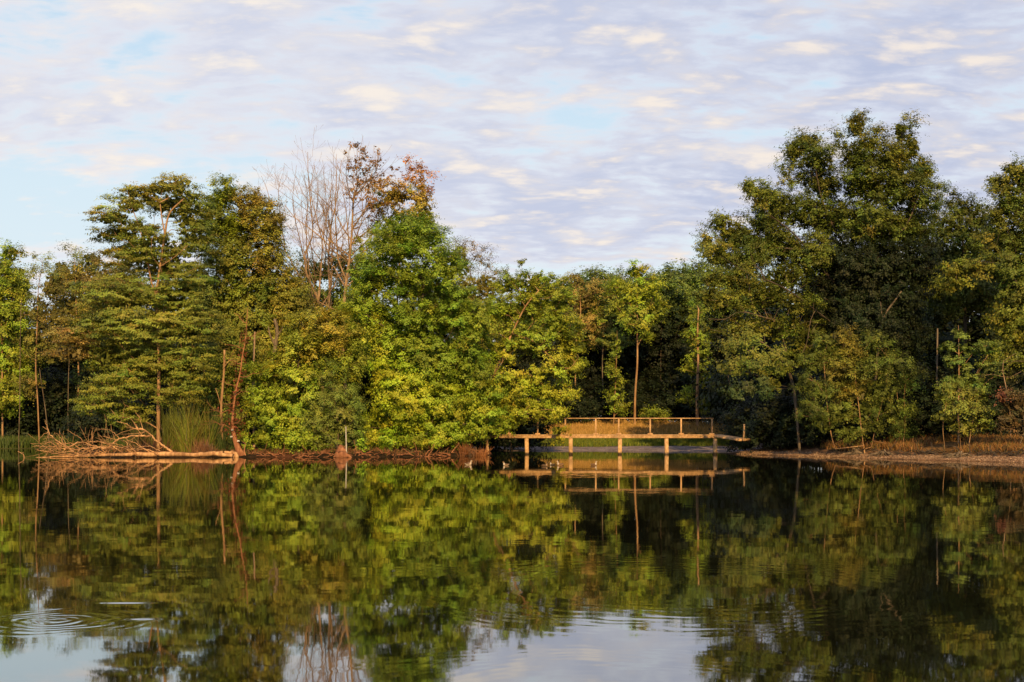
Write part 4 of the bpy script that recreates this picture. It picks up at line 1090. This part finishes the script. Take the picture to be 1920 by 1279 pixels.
tree('birch_tree', 'loose topped golden tree standing right of the pale birch stem', 'tree', (140, 105.0),
     [(125, 470, 16, 14, 0, .6), (150, 490, 24, 14, 0, .6), (135, 520, 30, 26, 1), (170, 530, 26, 26, 1), (130, 570, 34, 30, 1), (175, 585, 34, 34, 1), (150, 640, 36, 30, 0)], [(0.105, 0.115, 0.02), (0.115, 0.105, 0.02)],
     trunk=[[(145, 830), (147, 700), (143, 580), (140, 480)]], n=60, sig=0.45, size=0.16, spacing=0.78, rmax=0.11, seed=133, bark=BARK_PALE)
tree('russet_tree', 'low reddish brown topped tree behind the tiered island tree', 'tree', (205, 103.0),
     [(190, 500, 26, 16, 0, .7), (220, 495, 24, 20, 0, .7), (205, 540, 36, 30, 0), (240, 545, 30, 34, 0), (190, 590, 36, 34, 1), (235, 610, 36, 40, 1)], [(0.115, 0.095, 0.024), OLIVE],
     n=65, sig=0.45, size=0.16, spacing=0.8, rmax=0.12, seed=134)
for i_, (pts, lab) in enumerate((([(35, 830), (37, 760), (38, 640), (40, 560)], 'thin pale trunk at the far left behind the bay'), ([(92, 828), (84, 760), (78, 720), (74, 690)], 'thin slanting pale trunk in the dark of the left bay'), ([(128, 826), (128, 720), (132, 640)], 'thin straight trunk in the dark left of the tiered tree'))):
    snag('dead_sapling', lab, 101.5 + i_, pts, (0.045, 0.02), BARK, [], 140 + i_, 'tree trunk')

# ================================================================== RIGHT BANK
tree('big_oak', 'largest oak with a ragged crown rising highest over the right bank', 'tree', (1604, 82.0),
     [(1608, 236, 16, 20, 1), (1590, 262, 14, 14, 1, .8), (1628, 270, 24, 18, 1), (1612, 300, 34, 24, 0), (1655, 300, 26, 22, 1), (1690, 250, 13, 20, 1), (1712, 275, 14, 20, 1), (1690, 300, 22, 26, 0), (1730, 318, 20, 20, 1), (1740, 345, 12, 16, 1, .8), (1560, 258, 8, 12, 1, .7),
      (1518, 268, 26, 20, 1), (1490, 285, 16, 18, 1), (1535, 300, 26, 24, 0), (1500, 320, 30, 18, 1, .7), (1545, 345, 30, 30, 0), (1480, 345, 14, 14, 1, .6), (1620, 345, 44, 34, 0), (1675, 355, 44, 34, 0), (1720, 375, 26, 30, 0),
      (1408, 352, 16, 14, 1), (1430, 375, 24, 22, 1), (1465, 385, 30, 24, 0), (1510, 395, 34, 30, 0), (1440, 415, 34, 26, 0), (1560, 410, 40, 34, 0), (1620, 420, 50, 38, 0), (1680, 430, 46, 38, 0), (1720, 430, 28, 34, 0),
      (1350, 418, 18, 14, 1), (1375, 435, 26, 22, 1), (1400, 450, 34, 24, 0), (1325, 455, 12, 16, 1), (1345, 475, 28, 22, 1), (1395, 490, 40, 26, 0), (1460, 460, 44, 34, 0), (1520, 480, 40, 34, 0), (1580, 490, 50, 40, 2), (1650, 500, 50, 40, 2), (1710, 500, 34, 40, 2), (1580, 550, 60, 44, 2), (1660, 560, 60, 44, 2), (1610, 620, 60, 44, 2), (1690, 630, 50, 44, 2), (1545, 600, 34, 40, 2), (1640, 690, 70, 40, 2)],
     [OAK, OAKLIT, (0.008, 0.012, 0.004)], trunk=[[(1606, 840), (1604, 740), (1602, 640), (1604, 560), (1598, 480), (1604, 400), (1612, 320), (1610, 262)], [(1602, 600), (1570, 540, -.5), (1530, 490, -1), (1490, 440, -1.5), (1440, 400, -2), (1410, 370, -2)],  # third colour paints the deep shade of the crown's heart
            [(1598, 480), (1560, 420, -.5), (1540, 370, -.8), (1528, 310, -1)], [(1604, 400), (1650, 360, -.6), (1685, 310, -1), (1692, 260, -1)], [(1604, 540), (1650, 480, -1), (1700, 420, -1.6), (1725, 360, -1.8)], [(1602, 640), (1540, 590, -2), (1470, 540, -3), (1400, 510, -3.6), (1350, 480, -4)]],
     n=70, sig=0.37, size=0.165, spacing=0.50, grow=1.12, rmax=0.30, seed=151, bark=BARK_DARK, tip=0.013, depth=1.2, up=0.6)
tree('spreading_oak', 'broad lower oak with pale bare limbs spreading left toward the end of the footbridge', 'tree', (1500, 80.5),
     [(1345, 525, 34, 18, 0), (1475, 520, 46, 26, 1), (1535, 660, 30, 30, 1), (1390, 530, 36, 22, 0), (1330, 555, 28, 20, 0), (1375, 570, 44, 20, 0), (1440, 555, 44, 26, 1), (1500, 570, 34, 28, 1), (1340, 610, 30, 22, 1, .8), (1400, 615, 40, 22, 0), (1460, 620, 40, 24, 0), (1515, 625, 34, 30, 1), (1372, 650, 32, 22, 1, 1, -4.5), (1402, 684, 36, 22, 1, 1, -5.5), (1440, 690, 26, 22, 0), (1490, 670, 30, 24, 1), (1362, 690, 22, 18, 1, 1, -4), (1450, 720, 18, 12, 0), (1396, 728, 30, 18, 2, 1, -5), (1362, 736, 24, 13, 2, 1, -4.5)],  # forward-set lobes are an added overhang to shadow the bridge's right end
     [(0.080, 0.090, 0.013), (0.060, 0.072, 0.011), DARK],  # DARK paints shade into the lowest overhanging leaves
     trunk=[[(1500, 840), (1490, 740), (1478, 690), (1470, 640), (1450, 600), (1420, 570)], [(1478, 690), (1440, 650, -1.2), (1418, 640, -1.8), (1410, 660, -2)], [(1470, 640), (1500, 608, -1.5), (1530, 602, -1.8)], [(1450, 600), (1390, 585, -1.5), (1360, 598, -2), (1328, 598, -2.2)], [(1480, 700), (1510, 650, -1), (1520, 600, -1.2)]],
     n=70, sig=0.33, size=0.16, spacing=0.6, rmax=0.2, seed=152, bark=BARK, tip=0.013)
tree('mid_oak', 'dark oak with twiggy top between the largest oak and the right edge', 'tree', (1800, 87.0),
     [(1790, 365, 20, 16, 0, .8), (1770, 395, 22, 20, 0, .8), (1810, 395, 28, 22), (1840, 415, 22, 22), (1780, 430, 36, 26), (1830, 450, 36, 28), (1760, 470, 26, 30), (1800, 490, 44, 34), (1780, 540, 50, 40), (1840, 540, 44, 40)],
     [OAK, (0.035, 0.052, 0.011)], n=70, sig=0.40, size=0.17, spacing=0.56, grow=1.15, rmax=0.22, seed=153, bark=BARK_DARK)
tree('edge_oak', 'tall dark oak cut by the right edge of the picture', 'tree', (1925, 78.0),
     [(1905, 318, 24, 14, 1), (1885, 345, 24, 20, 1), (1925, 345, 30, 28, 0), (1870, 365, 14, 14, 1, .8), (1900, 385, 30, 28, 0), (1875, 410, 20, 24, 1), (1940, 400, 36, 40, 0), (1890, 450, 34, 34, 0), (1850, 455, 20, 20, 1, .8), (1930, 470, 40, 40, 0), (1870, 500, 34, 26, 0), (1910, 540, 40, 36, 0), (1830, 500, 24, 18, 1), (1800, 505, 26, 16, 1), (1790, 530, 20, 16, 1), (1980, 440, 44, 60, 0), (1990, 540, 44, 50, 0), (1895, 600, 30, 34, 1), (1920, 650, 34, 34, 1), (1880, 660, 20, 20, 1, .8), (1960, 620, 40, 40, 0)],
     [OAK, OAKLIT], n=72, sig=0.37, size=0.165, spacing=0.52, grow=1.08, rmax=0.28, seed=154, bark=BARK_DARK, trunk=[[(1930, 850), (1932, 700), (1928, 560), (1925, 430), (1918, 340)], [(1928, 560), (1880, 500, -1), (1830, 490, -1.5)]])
tree('golden_birch_bush', 'golden green birch thicket with thin pale stems in front of the largest oak', 'bush', (1620, 75.6),
     [(1585, 632, 26, 16, 1), (1600, 655, 30, 20, 1), (1640, 645, 30, 20, 0), (1545, 645, 24, 22, 0), (1530, 680, 24, 24, 0), (1570, 690, 34, 24, 1), (1620, 690, 36, 24, 0), (1670, 680, 30, 26, 0), (1700, 705, 24, 28, 2), (1545, 730, 36, 26, 0), (1600, 735, 36, 24, 1), (1655, 735, 36, 26, 0), (1520, 765, 30, 20, 2), (1570, 775, 34, 22, 0), (1630, 775, 30, 22, 0), (1685, 775, 32, 24, 0), (1590, 810, 30, 14, 0), (1545, 800, 24, 14, 0), (1680, 805, 20, 14, 2), (1640, 800, 24, 12, 2), (1510, 720, 20, 20, 2)],
     [(0.066, 0.084, 0.014), (0.100, 0.094, 0.015), (0.045, 0.06, 0.011)],
     trunk=[[(1622, 845), (1616, 815), (1610, 760), (1600, 680)], [(1566, 842, .2), (1558, 812, .2), (1550, 750, 0), (1545, 680, 0)], [(1634, 838, .3), (1642, 800, .2), (1660, 730, 0), (1665, 690, 0)], [(1692, 838, -.2), (1697, 800, 0), (1695, 740, 0)], [(1685, 838, .4), (1688, 800, .3), (1680, 720, .3)]],
     n=70, sig=0.30, size=0.12, spacing=0.52, rmax=0.05, seed=155, bark=BARK_PALE, droop=0.15, width=0.5, tip=0.006)
tree('bank_sapling', 'slim sapling with tiers of green leaves right of the golden thicket', 'tree', (1796, 75.0),
     [(1797, 625, 12, 14), (1782, 650, 18, 12), (1810, 655, 16, 12), (1785, 680, 20, 12), (1812, 690, 14, 12), (1845, 650, 26, 16), (1860, 690, 26, 20), (1790, 715, 22, 16), (1830, 720, 24, 18)], [(0.07, 0.10, 0.018)],
     trunk=[[(1797, 845), (1797, 760), (1798, 690), (1797, 610)]], n=50, sig=0.28, size=0.14, spacing=0.52, rmax=0.05, seed=156, bark=BARK_PALE, flat=0.45)
tree('bank_bush', 'light green bush on thin stems at the right bank below the tiered sapling', 'bush', (1805, 71.5),
     [(1780, 735, 30, 20), (1830, 740, 26, 20), (1795, 765, 34, 18), (1840, 775, 26, 16), (1775, 780, 26, 14), (1810, 800, 30, 14), (1845, 795, 18, 10)], [(0.10, 0.115, 0.018), (0.085, 0.105, 0.018)],
     trunk=[[(1802, 850), (1800, 820), (1795, 760)], [(1772, 845, .3), (1768, 800, .2), (1775, 750, 0)], [(1815, 848, -.2), (1822, 800, 0), (1832, 750, 0)]], n=55, sig=0.28, size=0.12, spacing=0.5, rmax=0.04, seed=157, bark=BARK_PALE, width=0.5, tip=0.006)
tree('russet_bush', 'reddish brown dying bush at the right edge of the bank', 'bush', (1905, 69.5),
     [(1900, 750, 22, 24), (1925, 760, 24, 30), (1890, 790, 20, 16), (1925, 800, 30, 18), (1880, 745, 8, 10, 1)], [(0.07, 0.05, 0.02), (0.10, 0.035, 0.018)], n=50, sig=0.3, size=0.13, spacing=0.5, rmax=0.03, seed=158)
tree('dead_fringe_tree', 'thin half dead tree with drooping grey twigs at the right edge', 'tree', (1895, 73.0),
     [(1880, 700, 24, 18, 0, .6), (1905, 680, 24, 24, 0, .6), (1860, 705, 14, 10, 0, .5)], [(0.07, 0.075, 0.018)], n=30, sig=0.3, size=0.12, spacing=0.55, rmax=0.05, seed=159, bark=BARK_GREY, leafless=0.2)
snag('bank_snag', 'short pale dead stem in the dark right of the golden thicket', 78.0, [(1757, 760), (1757, 680), (1758, 616)], (0.05, 0.04), BARK, [], 160)
snag('broken_limb', 'pale broken dead branch slanting up in the dark heart of the oak', 79.2, [(1640, 760), (1648, 630), (1660, 590), (1672, 572), (1690, 546)], (0.075, 0.04), BARK, [([(1655, 598), (1652, 580), (1651, 566)], .05)], 161)
R = np.random.default_rng(170)
for nm, lab, px, D, w_, h_ in (('root_plate', 'dark tangled root mound on the gravel below the golden thicket', 1655, 74.0, 0.9, 0.45), ('root_plate', 'dark overhanging root mound on the gravel below the light green bush', 1800, 69.6, 0.9, 0.4), ('root_plate', 'brown root mound at the left foot of the golden thicket', 1605, 75.4, 0.7, 0.35)):
    x = X(px, D); z = gz(x, D); org = np.array([x, D, z - 0.08]); h_ *= 0.6; mb = MB()
    for q in range(46):
        a = R.uniform(0, 2 * math.pi); rr = w_ * R.uniform(.5, 1.2)
        mid = np.array([math.cos(a) * rr * .4, math.sin(a) * rr * .3, h_ * R.uniform(.4, 1.0)]); e = np.array([math.cos(a) * rr, math.sin(a) * rr * .6, R.uniform(-.02, .12)])
        mb.tube(catmull([R.normal(size=3) * .12 + [0, 0, h_ * .5], mid, e], 4), np.linspace(.05, .012, 9) * R.uniform(.4, 1.3), 5)
    o = mb.build(nm, BARK); o.location = [float(v) for v in org]; tag(o, lab, 'tree root')

# pebbles on the right shore
R = np.random.default_rng(180)
n = 5200
px = R.uniform(1380, 1960, n); D = np.interp(px, [1350, 1400, 1500, 1700, 1920, 1960], [84.2, 82.0, 77.6, 70.8, 65.2, 64]) + R.uniform(0.0, 2.4, n)
x = (px - 960) / F * D; z = ground(x, D)
k = z > 0.0; x, y, z = x[k], D[k], z[k]; n = len(x)
oct_ = np.array([(1, 0, 0), (0, 1, 0), (-1, 0, 0), (0, -1, 0), (0, 0, 0.6), (0, 0, -0.4)])
s = np.clip(R.lognormal(-3.2, 0.35, n), 0.02, 0.10)
a = R.uniform(0, 6.28, n)
V = oct_[None] * s[:, None, None] * R.uniform(.7, 1.3, (n, 6, 1))
V = np.stack([V[..., 0] * np.cos(a)[:, None] - V[..., 1] * np.sin(a)[:, None], V[..., 0] * np.sin(a)[:, None] + V[..., 1] * np.cos(a)[:, None], V[..., 2]], -1) + np.stack([x, y, z], -1)[:, None]
T = np.array([(0, 1, 4), (1, 2, 4), (2, 3, 4), (3, 0, 4), (1, 0, 5), (2, 1, 5), (3, 2, 5), (0, 3, 5)])
T = (np.arange(n)[:, None, None] * 6 + T[None]).reshape(-1, 3)
pc = np.array([(0.40, 0.25, 0.15), (0.32, 0.20, 0.12), (0.48, 0.32, 0.2), (0.22, 0.14, 0.09)])[R.integers(0, 4, n)] * R.uniform(.5, .95, (n, 1))
o = mesh_obj('gravel', V.reshape(-1, 3), None, T, attr_material('pebble'), colors=np.repeat(pc, 8, 0)); tag(o, 'pale gravel along the right hand waterline', 'gravel', kind='stuff')

# ------------------------------------------------------------------ camera and render settings
cd = bpy.data.cameras.new('camera'); cd.lens = 50.0; cd.sensor_width = 36.0; cd.shift_y = (YH - 639.5) / 1920.0
cd.clip_start = 0.1; cd.clip_end = 4000.0
co = bpy.data.objects.new('camera', cd); COL.objects.link(co)
co.location = (0, 0, H); co.rotation_euler = (math.radians(90), 0, 0)
SC.camera = co
SC.view_settings.view_transform = 'Standard'; SC.view_settings.look = 'None'; SC.view_settings.exposure = 0.0; SC.view_settings.gamma = 1.0
cy = SC.cycles
cy.max_bounces = 6; cy.diffuse_bounces = 3; cy.glossy_bounces = 3; cy.transmission_bounces = 3; cy.transparent_max_bounces = 4
cy.caustics_reflective = False; cy.caustics_refractive = False
cy.sample_clamp_indirect = 4.0
